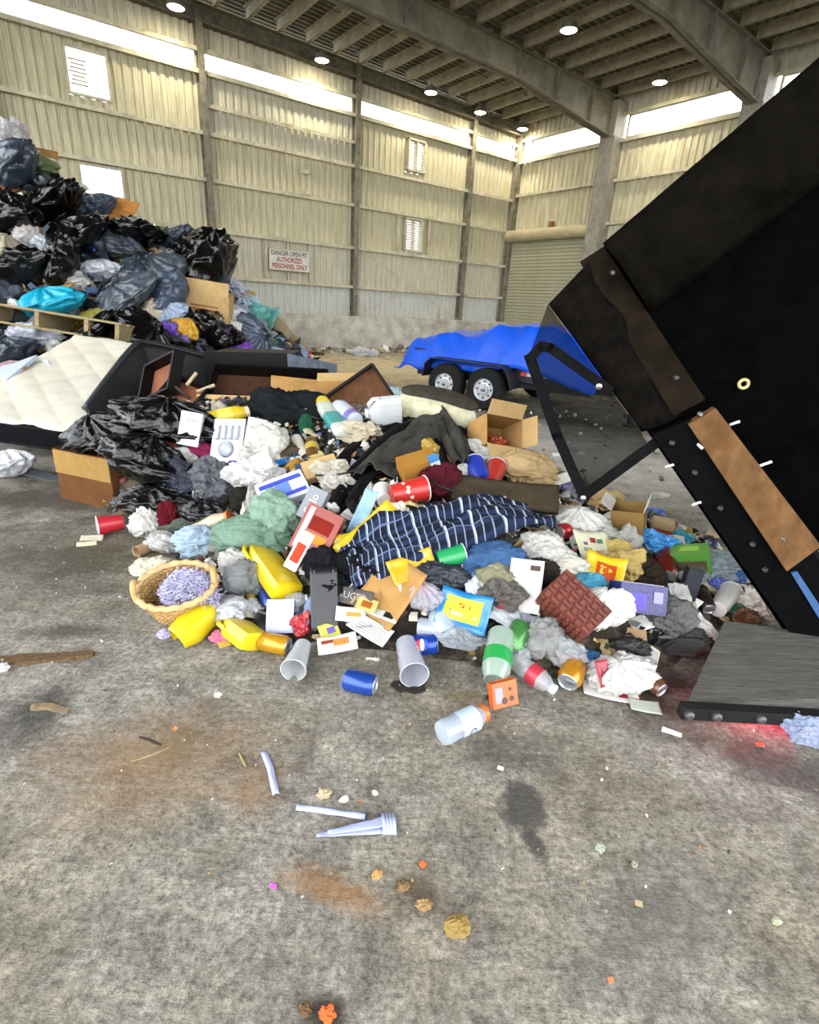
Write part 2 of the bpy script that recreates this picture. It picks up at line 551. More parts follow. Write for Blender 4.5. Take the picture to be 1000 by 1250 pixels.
for i in range(len(cols_l) - 1):
    a0, a1 = cols_l[i], cols_l[i + 1]
    for j, (z0, z1) in enumerate(rows_l):
        cut = [w for w in win_cells if w[0] > a0 and w[1] < a1 and w[2] >= z0 and w[3] <= z1]
        cells = [(a0, a1, z0, z1)]
        if cut:
            x0, x1, q0, q1 = cut[0]
            cells = [(a0, x0, z0, z1), (x1, a1, z0, z1), (x0, x1, z0, q0), (x0, x1, q1, z1)]
        m = (SHEETP if j == 0 else (SHEET if j in (1, 5) else SHEETY if (i in (0, 1, 3, 4) or j < 4) else SHEET))
        for c in cells:
            if c[3] - c[2] > .02:
                ob('wall_sheet', sheet_mesh(*c), m, wall_left)
for j, z in enumerate((1.86, 2.98, 4.15, 5.17, 6.43, 6.87)):
    for i in range(len(cols_l) - 1):
        g = MB()
        g.box(((cols_l[i] + cols_l[i + 1]) / 2, .09, z), (cols_l[i + 1] - cols_l[i], .14, .02))
        g.box(((cols_l[i] + cols_l[i + 1]) / 2, .16, z - .035), (cols_l[i + 1] - cols_l[i], .015, .09))
        ob('girt', g, STEELL, wall_left)
for a0, a1 in ((6.82, 11.2), (2.34 + 4.48, 6.83)):
    if a1 - a0 > 1:
        g = MB(); g.box(((a0 + a1) / 2, .1, 5.76), (a1 - a0, .14, .02)); g.box(((a0 + a1) / 2, .16, 5.73), (a1 - a0, .015, .08))
        ob('girt', g, STEELL, wall_left)
def ibeam(w, d, z0, z1, x, y):
    g = MB()
    g.box((x, y, (z0 + z1) / 2), (.02, d, z1 - z0))
    g.box((x, y - d / 2, (z0 + z1) / 2), (w, .02, z1 - z0))
    g.box((x, y + d / 2, (z0 + z1) / 2), (w, .02, z1 - z0))
    return g
for s in cols_l[1:-1]:
    ob('column', ibeam(.16, .22, .9, ZT, s, .13), STEELD, wall_left)
# cross bracing rods, short posts by the sign and louvres
for a, b in (((6.7, 2.95), (2.45, .98)), ((6.7, 1.0), (2.45, 2.9))):
    g = MB(); g.tube([(a[0], .2, a[1]), (b[0], .2, b[1])], .014, 6)
    ob('brace_rod', g, STEELL, wall_left)
for s, z0, z1 in ((9.72, 1.86, 2.98), (8.36, 1.86, 2.98), (9.05, 1.86, 2.98), (5.2, 2.98, 4.15), (3.95, 2.98, 4.15)):
    g = MB(); g.box((s, .12, (z0 + z1) / 2), (.05, .08, z1 - z0)); ob('sub_post', g, STEELL, wall_left)
g = MB(); g.box((3.2, .2, 1.15), (.1, .08, .32)); ob('junction_box', g, mat('#d9d5c4'), wall_left)
for s, z in ((8.5, 4.72), (8.45, 4.2)):
    g = MB(); g.box((s, .2, z), (.16, .12, .1)); g.lathe([(.05, z - .1), (.07, z - .04)], 10); ob('bracket', g, STEELL, wall_left)
# concrete push wall
pw = MB()
def pwf(u, v):
    s = u * S_END
    z = [0, .5, .93 + .03 * noise.noise((s * 1.3, 0, 3)), .95 + .03 * noise.noise((s * 1.3, 0, 3)), .95][round(v * 4)]
    y = [.62, .55 + .02 * noise.noise((s, 1, 0)), .5, .38, -.1][round(v * 4)]
    return (s, y, z)
pw.slab(pwf, 120, 4, .01)
hall_obj('wall_concrete', pw, mat('#c2bcae', rough=.9, var=.3, scale=2.2, bump=.5, bscale=12, dirt='#6b665a', dirt_amt=.8), label='low scarred concrete push wall below the ribbed wall')
# windows in the long wall: high strip panes and two square openings
GLASS = mat('#ffffff', rough=.1, var=.0, spec=.5, clear=.9)
wn = 0
def window(a0, a1, z0, z1, along, bars=1, label=None):
    global wn
    wn += 1
    fr = MB()
    t = .05
    def bx(xa, xb, za, zb):
        c = ((xa + xb) / 2, .02, (za + zb) / 2); d = (xb - xa, .07, zb - za)
        if along == 'y': c = (c[1], c[0], c[2]); d = (d[1], d[0], d[2])
        fr.box(c, d)
    bx(a0, a1, z0, z0 + t); bx(a0, a1, z1 - t, z1); bx(a0, a0 + t, z0 + t, z1 - t); bx(a1 - t, a1, z0 + t, z1 - t)
    o = hall_obj('window_%d' % wn, fr, STEELL, label=label)
    for k in range(bars):
        xa = a0 + t + (a1 - a0 - 2 * t) * k / bars; xb = a0 + t + (a1 - a0 - 2 * t) * (k + 1) / bars
        pm = MB()
        c = ((xa + xb) / 2, .0, (z0 + z1) / 2); d = (xb - xa - .01, .006, z1 - z0 - 2 * t)
        if along == 'y': c = (c[1], c[0], c[2]); d = (d[1], d[0], d[2])
        pm.box(c, d)
        ob('pane', pm, GLASS, o)
    return o
strip_names = ['short strip of daylight in the corner bay', 'high strip of daylight above the louvres', 'high strip of daylight above the danger sign', 'high strip of daylight at the far left', 'high strip of daylight left of the frame', 'last high strip of daylight']
for i in range(len(cols_l) - 1):
    window(cols_l[i] + (.35 if i == 0 else .06), cols_l[i + 1] - .06, 6.43, 6.87, 'x', 2 if i else 1, strip_names[i])
w1 = window(*win_cells[0], 'x', 2, 'square window with broken louvre slats on the left half')
for k in range(7):
    g = MB(); g.box((13.86, .06, 5.55 + k * .075), (.36 - .05 * (k % 3), .05, .012), (18, 0, 0)); ob('slat', g, STEELL, w1)
w2 = window(*win_cells[1], 'x', 1, 'square bright window partly hidden by the waste mound')
# louvred vents
for (a0, a1, z0, z1, lb) in ((4.11, 5.08, 5.33, 6.21, 'upper louvred wall vent near the corner'), (4.07, 5.05, 3.03, 4.03, 'lower louvred wall vent near the corner')):
    a0 += .18; a1 -= .1
    t = thing('louvre_vent', lb, 'vent')
    t.matrix_world = HALL
    g = MB()
    for (xa, xb, za, zb) in ((a0, a1, z0, z0 + .05), (a0, a1, z1 - .05, z1), (a0, a0 + .05, z0, z1), (a1 - .05, a1, z0, z1), ((a0 + a1) / 2 - .02, (a0 + a1) / 2 + .02, z0, z1)):
        g.box(((xa + xb) / 2, .1, (za + zb) / 2), (xb - xa, .2, zb - za))
    ob('frame', g, STEELL, t)
    for k in range(13):
        g = MB(); g.box(((a0 + a1) / 2, .12, z0 + .08 + k * (z1 - z0 - .14) / 12), (a1 - a0 - .06, .085, .01), (-42, 0, 0)); ob('slat', g, mat('#d8d2bc'), t)
# danger sign
sg = thing('danger_sign', 'white danger sign with red lettering on the long wall', 'sign')
sg.matrix_world = HALL @ Matrix.Translation((9.03, .2, 2.405)) @ Matrix.Rotation(math.pi, 4, 'Z') @ Matrix.Rotation(math.pi / 2, 4, 'X')
g = MB(); g.box((0, 0, -.012), (1.26, .56, .02)); ob('board', g, mat('#e9e6d6', var=.1, scale=4, dirt='#b9b294', dirt_amt=.5), sg)
g = MB()
for c, d in (((0, .272, 0), (1.26, .02, .03)), ((0, -.272, 0), (1.26, .02, .03)), ((-.622, 0, 0), (.02, .56, .03)), ((.622, 0, 0), (.02, .56, .03))): g.box(c, d)
ob('frame', g, STEELL, sg)
for tx, y, sz, c in (('DANGER OPEN PIT', .165, .17, '#3c4038'), ('AUTHORIZED', .0, .19, '#8a0d14'), ('PERSONNEL ONLY', -.17, .19, '#8a0d14')):
    me = text_mesh(tx, sz, bold=.022)
    w = max(v.co.x for v in me.vertices) - min(v.co.x for v in me.vertices)
    tgt = {'DANGER OPEN PIT': 1.12, 'AUTHORIZED': .8, 'PERSONNEL ONLY': 1.1}[tx]
    for v in me.vertices: v.co.x *= tgt / w
    ob('lettering', me, mat(c, var=.2, scale=20), sg, (0, y, .001))

# door wall
rows_r = [(0, 1.4), (1.4, 2.8), (2.8, 4.15), (4.15, 5.32), (5.32, 6.36), (7.02, ZT)]
cols_r = [0, 4.08, 8.2, 12.4, 16.6, T_END]
wr = MB(); wr.box((-.3, T_END / 2, .1), (.3, T_END, .2))
wall_right = hall_obj('wall_right', wr, mat('#9a958a'), label='ribbed metal wall with roller door and tall daylight windows')
for i in range(len(cols_r) - 1):
    for j, (z0, z1) in enumerate(rows_r):
        a0, a1 = cols_r[i], cols_r[i + 1]
        if i == 0 and z1 <= 4.2:
            continue
        ob('wall_sheet', sheet_mesh(a0, a1, z0, z1, 'y'), SHEETY if j in (3, 4) else SHEET, wall_right)
for z in (1.4, 2.8, 4.15, 5.32, 6.36, 7.02):
    for i in range(len(cols_r) - 1):
        if i == 0 and z < 4: continue
        g = MB()
        L = cols_r[i + 1] - cols_r[i]; c = (cols_r[i + 1] + cols_r[i]) / 2
        g.box((.09, c, z), (.14, L, .02)); g.box((.16, c, z - .035), (.015, L, .09))
        ob('girt', g, STEELL, wall_right)
for k, t in enumerate(cols_r[1:-1]):
    g = MB()
    g.box((.2, t - .24, 3.2), (.5, .03, 6.4)); g.box((.2, t + .24, 3.2), (.5, .03, 6.4)); g.box((.42, t, 3.2), (.03, .5, 6.4)); g.box((.0, t, 3.2), (.03, .5, 6.4))
    ob('column', g, mat('#8d887a', var=.25, scale=5, dirt='#4d493d', dirt_amt=.6), wall_right)
    g = MB(); g.box((.24, t, 6.85), (.5, .5, .9)); ob('column_knee', g, mat('#a39d8b', var=.2, dirt='#5d5848'), wall_right)
g = MB(); g.box((.1, .12, 3.6), (.25, .25, 7.2)); ob('corner_column', g, STEELD, wall_right)
g = MB(); g.box((.15, 2.1, 4.22), (.12, .16, .22)); ob('rusty_bracket', g, mat('#7a4a2c'), wall_right)
for i in range(len(cols_r) - 1):
    window(cols_r[i] + (.6 if i == 0 else .36), cols_r[i + 1] - (.3 if i else .32), 6.38, 7.0, 'y', 3, ['tall daylight window between corner and first wide column', 'tall daylight window right of the first wide column', 'tall daylight window behind the raised truck bed', 'daylight window further along the door wall', 'last daylight window of the door wall'][i])
# roller door
dm = MB()
dm.box((.0, 2.0, 1.9), (.02, 3.75, 3.8))
door = hall_obj('door_1', dm, mat('#8e8a70'), label='pale green roller shutter door in the corner')
DOORC = mat('#a7a485', rough=.6, var=.12, scale=3, dirt='#807b5c', dirt_amt=.4)
sl = MB(); sl.lathe([(.055, -1.82), (.055, 1.82)], 8, fx=.5)
sme = MB(); sme.box((0, 0, 0), (.03, 3.6, .105)); sme.box((.02, 0, -.02), (.02, 3.6, .05)); sme = sme.mesh('slat')
for k in range(34):
    ob('door_slat', sme, DOORC, door, (.05, 2.0, .06 + k * .112))
g = MB(); g.lathe([(.2, -1.85), (.2, 1.85)], 16)
h = ob('door_hood', g, mat('#b3a57f', var=.2, scale=3, dirt='#9c6a45', dirt_amt=.5), door, (.22, 1.98, 3.95), (R(90), 0, 0))
g = MB(); g.box((.2, 3.72, 3.95), (.25, .16, .2)); ob('motor_box', g, mat('#8f8b7c'), door)
for y in (.16, 3.8):
    g = MB(); g.box((.06, y, 1.9), (.12, .1, 3.8)); ob('guide_rail', g, STEELD, door)
g = MB(); g.tube([(.3, .1, .2), (.3, .1, 4.0)], .03, 8); ob('conduit', g, STEELD, door)

# ------------------------------------------------------------------ ceiling: deck, rafters, purlins
def zroof(s): return 7.38 + .03 * s
cl = MB()
n = 110; vs = []; fs = []
for s in (-.3, S_END):
    for k in range(n):
        t = -.3 + (T_END + .3) * k / n; st = (T_END + .3) / n
        for dt, dz in ((0, 0), (st * .45, 0), (st * .55, .05), (st * .9, .05)): vs.append((s, t + dt, zroof(s) + .22 + dz))
L = n * 4
fs = [(i, i + 1, L + i + 1, L + i) for i in range(L - 1)]
cl.add(vs, fs)
ceiling = hall_obj('ceiling', cl, mat('#6f6a58', rough=.8, var=.3, scale=2, dirt='#3a362b', dirt_amt=.7), label='metal roof deck on rows of purlins')
raft_t = [0.12, 4.08, 8.2, 12.4, 16.6, T_END - .2]
for k, t in enumerate(raft_t):
    def zb(s): return (6.36 + (6.9 - 6.36) * min(1, max(0, (s - .3) / 4.2)) + .02 * max(0, s - 4.5)) if k else 7.12 + .02 * s
    ss = [.1, 1.5, 3, 4.5, 8, 12, 16, S_END]
    g = MB()
    for tt, hw in (('web', .03), ('bot', .15), ('top', .15)):
        pts = []
        for s in ss:
            z0, z1 = zb(s), zroof(s)
            if tt == 'bot': z1 = z0 + .025
            if tt == 'top': z0 = z1 - .025
            pts.append((s, z0, z1))
        v = []; f = []
        for s, z0, z1 in pts: v += [(s, t - hw, z0), (s, t + hw, z0), (s, t + hw, z1), (s, t - hw, z1)]
        for i in range(len(pts) - 1):
            a = i * 4; b = a + 4
            f += [(a, b, b + 1, a + 1), (a + 1, b + 1, b + 2, a + 2), (a + 2, b + 2, b + 3, a + 3), (a + 3, b + 3, b, a)]
        f += [(0, 1, 2, 3), tuple(len(v) - 4 + q for q in (3, 2, 1, 0))]
        g.add(v, f)
    for s in ss[1:5]: g.box((s, t, (zb(s) + zroof(s)) / 2), (.02, .28, zroof(s) - zb(s)))
    ob('rafter', g, mat('#7d7868', rough=.7, var=.25, scale=3, dirt='#3e3a30', dirt_amt=.6) if k else STEELD, ceiling)
PURL = mat('#aaa084', rough=.7, var=.2, scale=4, dirt='#5e5543', dirt_amt=.6)
for k in range(len(raft_t) - 1):
    a, b = raft_t[k] + .15, raft_t[k + 1] - .15
    g = MB()
    g.box((0, 0, .11), (.02, b - a, .22)); g.box((.04, 0, .215), (.08, b - a, .012)); g.box((-.04, 0, .006), (.09, b - a, .012))
    pme = g.mesh('purlin')
    s = .45
    while s < S_END - .2:
        if not (k > 2 and s > 14):
            ob('purlin', pme, PURL, ceiling, (s, (a + b) / 2, zroof(s)))
        s += .8
    for s0, s1 in ((.5, 7.5), (7.5, 14.5)):
        g = MB(); g.tube([(s0, (a + b) / 2, zroof(s0) + .08), (s1, (a + b) / 2, zroof(s1) + .08)], .012, 5); ob('sag_rod', g, STEELD, ceiling)

# high-bay lamps
lamp_glow = emit('#fff3cf', 60)
lamp_px = [(215, 13, 'high-bay lamp furthest left above the long wall'), (393, 77, 'high-bay lamp second from the left above the long wall'),
           (526, 116, 'high-bay lamp above the upper louvred vent'), (586, 140, 'high-bay lamp second nearest the corner'), (638, 160, 'high-bay lamp in the corner of the hall'),
           (694, 41, 'high-bay lamp between the two big rafters near the top'), (805, 104, 'high-bay lamp above the tall daylight window')]
for px, py, lb in lamp_px:
    d = ray(px, py)
    tt = (7.15 - CAM_H) / d.z
    P = Vector((d.x * tt, d.y * tt, 7.2))
    t = thing('high_bay_lamp', lb, 'lamp', P, (0, 0, R(-37)), 'high-bay lamps under the roof')
    g = MB(); g.lathe([(.05, .2), (.05, .16), (.17, .12), (.19, .0), (.18, .01), (.15, .03)], 16); ob('housing', g.mesh('housing', 'auto'), mat('#6b675c'), t)
    g = MB(); g.lathe([(.16, .0), (.1, -.025)], 16); ob('lens', g, lamp_glow, t)
    ld = bpy.data.lights.new('lamp_light', 'SPOT'); ld.energy = LAMP_W; ld.color = (1, .93, .78); ld.spot_size = R(150); ld.spot_blend = .6; ld.shadow_soft_size = .1
    lo = bpy.data.objects.new('lamp_light', ld); COL.objects.link(lo); lo.parent = t; lo.location = (0, 0, -.06)

# ------------------------------------------------------------------ covered trailer
def build_trailer():
    ax = Vector((.82, -.573, 0)).normalized()
    side = Vector((-ax.y, ax.x, 0))          # away from the camera
    O = Vector((.755, 8.26, 0))
    t = thing('utility_trailer', 'tandem-axle utility trailer under a bright blue tarpaulin', 'trailer', O, (0, 0, math.atan2(ax.y, ax.x)))
    black = mat('#15171c', rough=.45, var=.3, spec=.4)
    tyre = mat('#1d1d1d', rough=.9, var=.2, bump=.3)
    rim = metal('#c9cdd2', metal=.4, rough=.4)
    g = MB(); g.box((.25, .95, .5), (2.75, 1.5, .1)); g.box((.25, .2, .6), (2.75, .04, .32)); g.box((.25, 1.7, .6), (2.75, .04, .32)); g.box((-1.12, .95, .6), (.04, 1.5, .32)); g.box((1.62, .95, .6), (.04, 1.5, .32))
    ob('bed', g, black, t)
    g = MB(); g.box((.3, .35, .4), (2.9, .06, .12)); g.box((.3, 1.55, .4), (2.9, .06, .12)); ob('chassis', g, black, t)
    g = MB(); g.box((2.05, .6, .42), (1.0, .07, .1), (0, 0, 22)); g.box((2.05, 1.3, .42), (1.0, .07, .1), (0, 0, -22)); ob('tongue', g, black, t)
    g = MB(); g.box((1.95, .95, .62), (.4, .9, .34)); ob('tool_box', g, mat('#1b2c52', rough=.4), t)
    g = MB(); g.lathe([(.05, .0), (.05, .9)], 10); g.lathe([(.1, 0), (.1, .03)], 10); ob('jack', g, black, t, (2.3, .55, .0))
    for x in (-.34, .34):
        for y, sgn in ((-.02, -1), (1.9, 1)):
            w = MB(); w.lathe([(.16, -.1), (.27, -.11), (.3, -.07), (.305, 0), (.3, .07), (.27, .11), (.16, .1)], 28, False, False)
            o = ob('wheel', w.mesh('wheel', 'auto'), tyre, t, (x, y, .305), (R(90), 0, 0))
            q = MB(); q.lathe([(.195, .07), (.185, .095), (.165, .085), (.13, .06), (.075, .075), (.07, .1), (.0, .1)], 24, True, False)
            k = ob('rim', q.mesh('rim', 'auto'), rim, o)
            for a in range(8):
                h = MB(); h.lathe([(.014, .0), (.014, .012)], 8)
                ob('rim_slot', h, black, o, (.115 * math.cos(a * math.pi / 4), .115 * math.sin(a * math.pi / 4), .068))
            h = MB(); h.lathe([(.035, .08), (.03, .12), (.0, .125)], 12); ob('hub_cap', h, metal('#8a8d90'), o)
    def fend(u, v):
        prof = [(-.74, .38), (-.7, .58), (-.6, .665), (.6, .665), (.7, .58), (.78, .36)]
        q = u * (len(prof) - 1); i = min(int(q), len(prof) - 2); f = q - i
        return (prof[i][0] + (prof[i + 1][0] - prof[i][0]) * f, -.14 + .3 * v, prof[i][1] + (prof[i + 1][1] - prof[i][1]) * f)
    g = MB(); g.slab(fend, 20, 2, .012); ob('fender', g, black, t)
    g = MB(); g.slab(lambda u, v: (fend(u, v)[0], fend(u, v)[1] + 1.9, fend(u, v)[2]), 20, 2, .012); ob('fender', g, black, t)
    for x0, n in ((-1.1, 4), (.82, 5)):
        for k in range(n):
            g = MB(); g.box((x0 + .1 * k, .17, .56), (.1, .012, .055)); ob('reflector', g, plastic('#d6332b' if k % 2 == 0 else '#e8e4e0'), t)
    g = MB(); g.box((-1.16, .25, .5), (.02, .12, .08)); ob('tail_lamp', g, plastic('#c02a22'), t)
    # tarpaulin: lumpy load under it, edges hanging over the sides
    tarp = mat('#0a49dc', rough=.45, var=.15, scale=4, spec=.3, bump=.35, bscale=5)
    def tf(u, v):
        x = -1.42 + 3.3 * u
        base = .9 + .26 * math.exp(-((x - .35) / .55) ** 2) + .26 * math.exp(-((x - 1.1) / .5) ** 2) + .12 * math.exp(-((x + .65) / .3) ** 2)
        w = -.12 + 2.05 * v
        d = min(v, 1 - v) * 2.05
        e = max(0, 1 - d / .42)
        z = base - .46 * e ** 1.3 * (base / .9) - (.10 if u < .02 else 0)
        ex = max(0, 1 - (x + 1.42) / .25)
        z -= .22 * ex ** 2 + .2 * max(0, (x - 1.6) / .27) ** 2
        z += .07 * noise.noise((x * 2.2, w * 2.2, 4)) - .06 * (abs(noise.noise((x * 2.6 + w, w * 1.6 - x * .8, 6))) - .2) + .03 * noise.noise((x * 6, w * 5, 2)) * (1 - e * .5)
        z += e * .07 * noise.noise((x * 3.1, 0, 8))
        y = .95 + (w - .905) * (1 - .16 * e * (1 - abs(2 * v - 1) * .2)) + .04 * e * noise.noise((x * 5, w, 1))
        return (x + .03 * noise.noise((x, w * 4, 9)), y, max(z, .42))
    g = MB(); g.slab(tf, 80, 50, .01)
    ob('tarpaulin', g.mesh('tarpaulin', True), tarp, t)
build_trailer()

# ------------------------------------------------------------------ raised truck bed at the right
def build_bed():
    n = Vector((-.207, -.978, 0))            # towards the camera
    P0 = Vector((.52, 2.4, 0))
    def wp(px, py, off=0.0):
        d = ray(px, py)
        t = (n.dot(P0)) / n.dot(Vector((d.x, d.y, 0)))
        return Vector((d.x * t, d.y * t, CAM_H + d.z * t)) + n * off
    base = Vector((2.6, 2.0, 0))
    t = thing('dump_bed', 'raised black dump bed of a truck with wooden plank and mesh tarp', 'truck bed')
    blk = mat('#030303', rough=.75, var=.5, scale=8, spec=.03, bump=.2)
    def plate(name, pix, off, th, m, **k):
        g = MB(); g.prism([wp(x, y, off) for x, y in pix], n * th)
        return ob(name, g, m, t, **k)
    plate('side_panel', [(690, 385), (738, 300), (1180, -80), (1420, 300), (1250, 1000), (1000, 832), (793, 530)], -.05, .05, blk)
    plate('rear_post', [(793, 527), (838, 508), (985, 668), (1060, 760), (1060, 920), (1000, 824)], 0, .07, mat('#050506', rough=.62, var=.4, spec=.1))
    plate('cross_rail', [(985, 668), (1080, 610), (1110, 655), (1010, 712)], 0, .05, mat('#0a0b0c', rough=.6, var=.4, spec=.1))
    wood = mat('#5e4329', rough=.8, var=.3, scale=9, stretch=(1, 6, 1), dirt='#4d3018', dirt_amt=.6, spec=.2, bump=.2)
    o = plate('wooden_plank', [(834, 513), (866, 494), (990, 656), (950, 686)], .045, .05, wood, label='bare wooden plank bolted to the bed')
    o = plate('dirty_plank', [(708, 320), (736, 302), (858, 486), (820, 506)], .0, .04, mat('#18130d', rough=.9, var=.4, spec=.1, scale=9), label='dirt-darkened plank above the bare one')
    plate('blue_tube', [(957, 690), (964, 688), (1002, 745), (998, 757)], .06, .02, mat('#2a4a78', rough=.5))
    # bolts
    for i, (x, y) in enumerate(((848, 501), (946, 648), (815, 535), (842, 570), (872, 612), (910, 655), (925, 685), (820, 458), (745, 335))):
        P = wp(x, y, .1)
        g = MB(); g.lathe([(.012, 0), (.012, .012), (.007, .02), (0, .02)], 8)
        ob('bolt', g, metal('#8c8a86') if i < 2 else mat('#26262a', rough=.4, spec=.5), t, P - n * .02, quat_axis(n))
    for a, b in (((884, 514), (893, 509)), ((918, 563), (931, 556)), ((808, 564), (816, 560)), ((840, 609), (848, 604)), ((990, 664), (1004, 655)), ((846, 537), (850, 541))):
        g = MB(); g.tube([wp(*a, .08), wp(*b, .1)], .006, 6); ob('cable_tie', g, mat('#d8d8d4'), t)
    P = wp(906, 468, .02)
    g = MB(); pts = [(.017 * math.cos(q * math.pi / 6), .017 * math.sin(q * math.pi / 6), 0) for q in range(12)]; g.tube(pts, .007, 6, True)
    ob('ring_eye', g.mesh('ring_eye', True), mat('#b8a868', rough=.4), t, P, quat_axis(n))
    # tarp rolled over the top edge
    tm = mat('#0c0a07', rough=.95, var=.45, scale=7, spec=.08, bump=.6, bscale=30)
    def band(u, v):
        a = wp(735 + (1200 - 735) * u, 300 + (-100 - 300) * u)
        b = wp(791 + (1240 - 791) * u, 382 + (40 - 382) * u)
        q = a.lerp(b, v)
        out = .02 + .10 * max(0, math.sin(math.pi * min(1, .05 + v * .95))) ** .6 + .018 * noise.noise((u * 6, v * 3, 5)) + .012 * noise.noise((u * 22, v * 8, 1))
        return q + n * (.0 + out)
    g = MB(); g.slab(band, 40, 14, .012); ob('tarp', g.mesh('tarp', True), tm, t)
    def top(u, v):
        a = wp(735 + (1200 - 735) * u, 300 + (-100 - 300) * u)
        return a + n * (.02 - .9 * v) + Vector((0, 0, -.02 - .25 * v * v + .03 * noise.noise((u * 5, v * 4, 2))))
    g = MB(); g.slab(top, 24, 10, .012); ob('tarp', g.mesh('tarp', True), tm, t)
    def flap(u, v):
        a = wp(670 + (783 - 670) * u, 371 + (526 - 371) * u)
        b = wp(737 + (830 - 737) * u, 301 + (506 - 301) * u)
        return a.lerp(b, v) + n * (.01 + .02 * noise.noise((u * 4, v * 4, 3)) + .03 * math.sin(v * 3.1))
    g = MB(); g.slab(flap, 16, 10, .01); ob('tarp_flap', g.mesh('tarp_flap', True), mat('#0d0b09', rough=.95, var=.5, spec=.08, bump=.5, bscale=40), t)
    # see-through mesh between the straps
    meshm = mat('#0d0d0d', rough=.95, var=.6, scale=60, spec=.05, clear=.5)
    cs = [(669, 372), (646, 434), (712, 606), (793, 545), (780, 524)]
    def net(u, v):
        a = wp(*cs[0]).lerp(wp(*cs[1]), v); b = wp(*cs[4]).lerp(wp(*cs[3]), min(1, v)); 
        c = wp(*cs[1]).lerp(wp(*cs[2]), u)
        top_ = wp(*cs[0]).lerp(wp(*cs[4]), u)
        bot = wp(646 + 66 * min(1, u / .62), 434 + 172 * min(1, u / .62)) if u < .62 else wp(712 + 81 * (u - .62) / .38, 606 - 61 * (u - .62) / .38)
        return top_.lerp(bot, v) + n * (.02 * noise.noise((u * 5, v * 5, 7)) - .02)
    g = MB(); g.slab(net, 26, 14, .004); ob('mesh_screen', g.mesh('mesh_screen', True), meshm, t)
    def strap(name, pts, w, off=.02, th=.012):
        P = [wp(x, y, off) for x, y in pts]
        g = MB()
        for a, b in zip(P, P[1:]):
            d = (b - a).normalized(); s = d.cross(n).normalized() * w / 2
            e = d * w * .3
            g.prism([a - s - e, b - s + e, b + s + e, a + s - e], n * th)
        return ob(name, g, mat('#0b0b0c', rough=.8, var=.4, spec=.2), t)
    strap('strap', [(647, 435), (680, 530), (712, 603)], .045)
    strap('strap', [(712, 603), (800, 538)], .045, .025)
    strap('support_bar', [(648, 436), (661, 422), (672, 424), (742, 474)], .04, .03, .02)
    for x, y in ((711, 604), (730, 470)):
        g = MB(); g.lathe([(.013, 0), (.013, .012), (0, .018)], 10); ob('rivet', g, metal('#a59f98'), t, wp(x, y, .04), quat_axis(n))
    # tail plate with its edge bar
    A, B, C, D = Vector((1.06, 1.62, .075)), Vector((1.47, 2.15, .13)), Vector((3.0, 1.83, .16)), Vector((2.8, 1.6, .09))
    g = MB(); g.prism([A, D, C, B], (0, 0, -.02)); 
    ob('tail_plate', g, mat('#4a4843', rough=.5, var=.5, scale=10, stretch=(1, 12, 1), spec=.5, dirt='#1c1a17', dirt_amt=.7, bump=.3), t, label='scratched grey steel tail plate')
    g = MB(); d = (D - A).normalized(); g.prism([A - d * .02 + Vector((0, -.03, -.04)), D + Vector((0, -.03, -.04)), D + Vector((0, -.03, .012)), A - d * .02 + Vector((0, -.03, .012))], (0, .04, 0)); ob('edge_bar', g, mat('#0c0c0c', rough=.5, var=.4, spec=.4), t)
    for k in (0.0, .1, .26, .48):
        g = MB(); g.lathe([(.018, 0), (.018, .012), (.01, .02), (0, .02)], 10); ob('bolt', g, mat('#3a3a3c', rough=.4, spec=.6), t, A + d * k + Vector((0, -.03, -.014)), quat_axis((0, -1, 0)))
    # frame and wheel that carry the bed, right of the picture
    g = MB(); g.box((3.4, 2.3, .55), (2.4, .1, .18)); g.box((3.4, 3.3, .55), (2.4, .1, .18)); g.box((2.35, 2.8, .55), (.1, 1.1, .18)); g.box((2.35, 2.15, .3), (.1, .1, .5)); ob('chassis', g, blk, t)
    for y in (2.1, 3.5):
        w = MB(); w.lathe([(.2, -.12), (.38, -.13), (.42, -.08), (.42, .08), (.38, .13), (.2, .12)], 28); ob('wheel', w.mesh('wheel', 'auto'), mat('#161616', rough=.9), t, (3.6, y, .42), (R(90), 0, 0))
    # red tail lamp under the plate, shining on the floor
    g = MB(); g.box((1.42, 1.765, .05), (.09, .02, .03)); ob('tail_lamp', g, emit('#ff1030', 6), t)
    ld = bpy.data.lights.new('tail_light', 'POINT'); ld.energy = 2.2; ld.color = (1, .02, .1); ld.shadow_soft_size = .02
    lo = bpy.data.objects.new('tail_light', ld); COL.objects.link(lo); lo.parent = t; lo.location = (1.42, 1.74, .047)
build_bed()

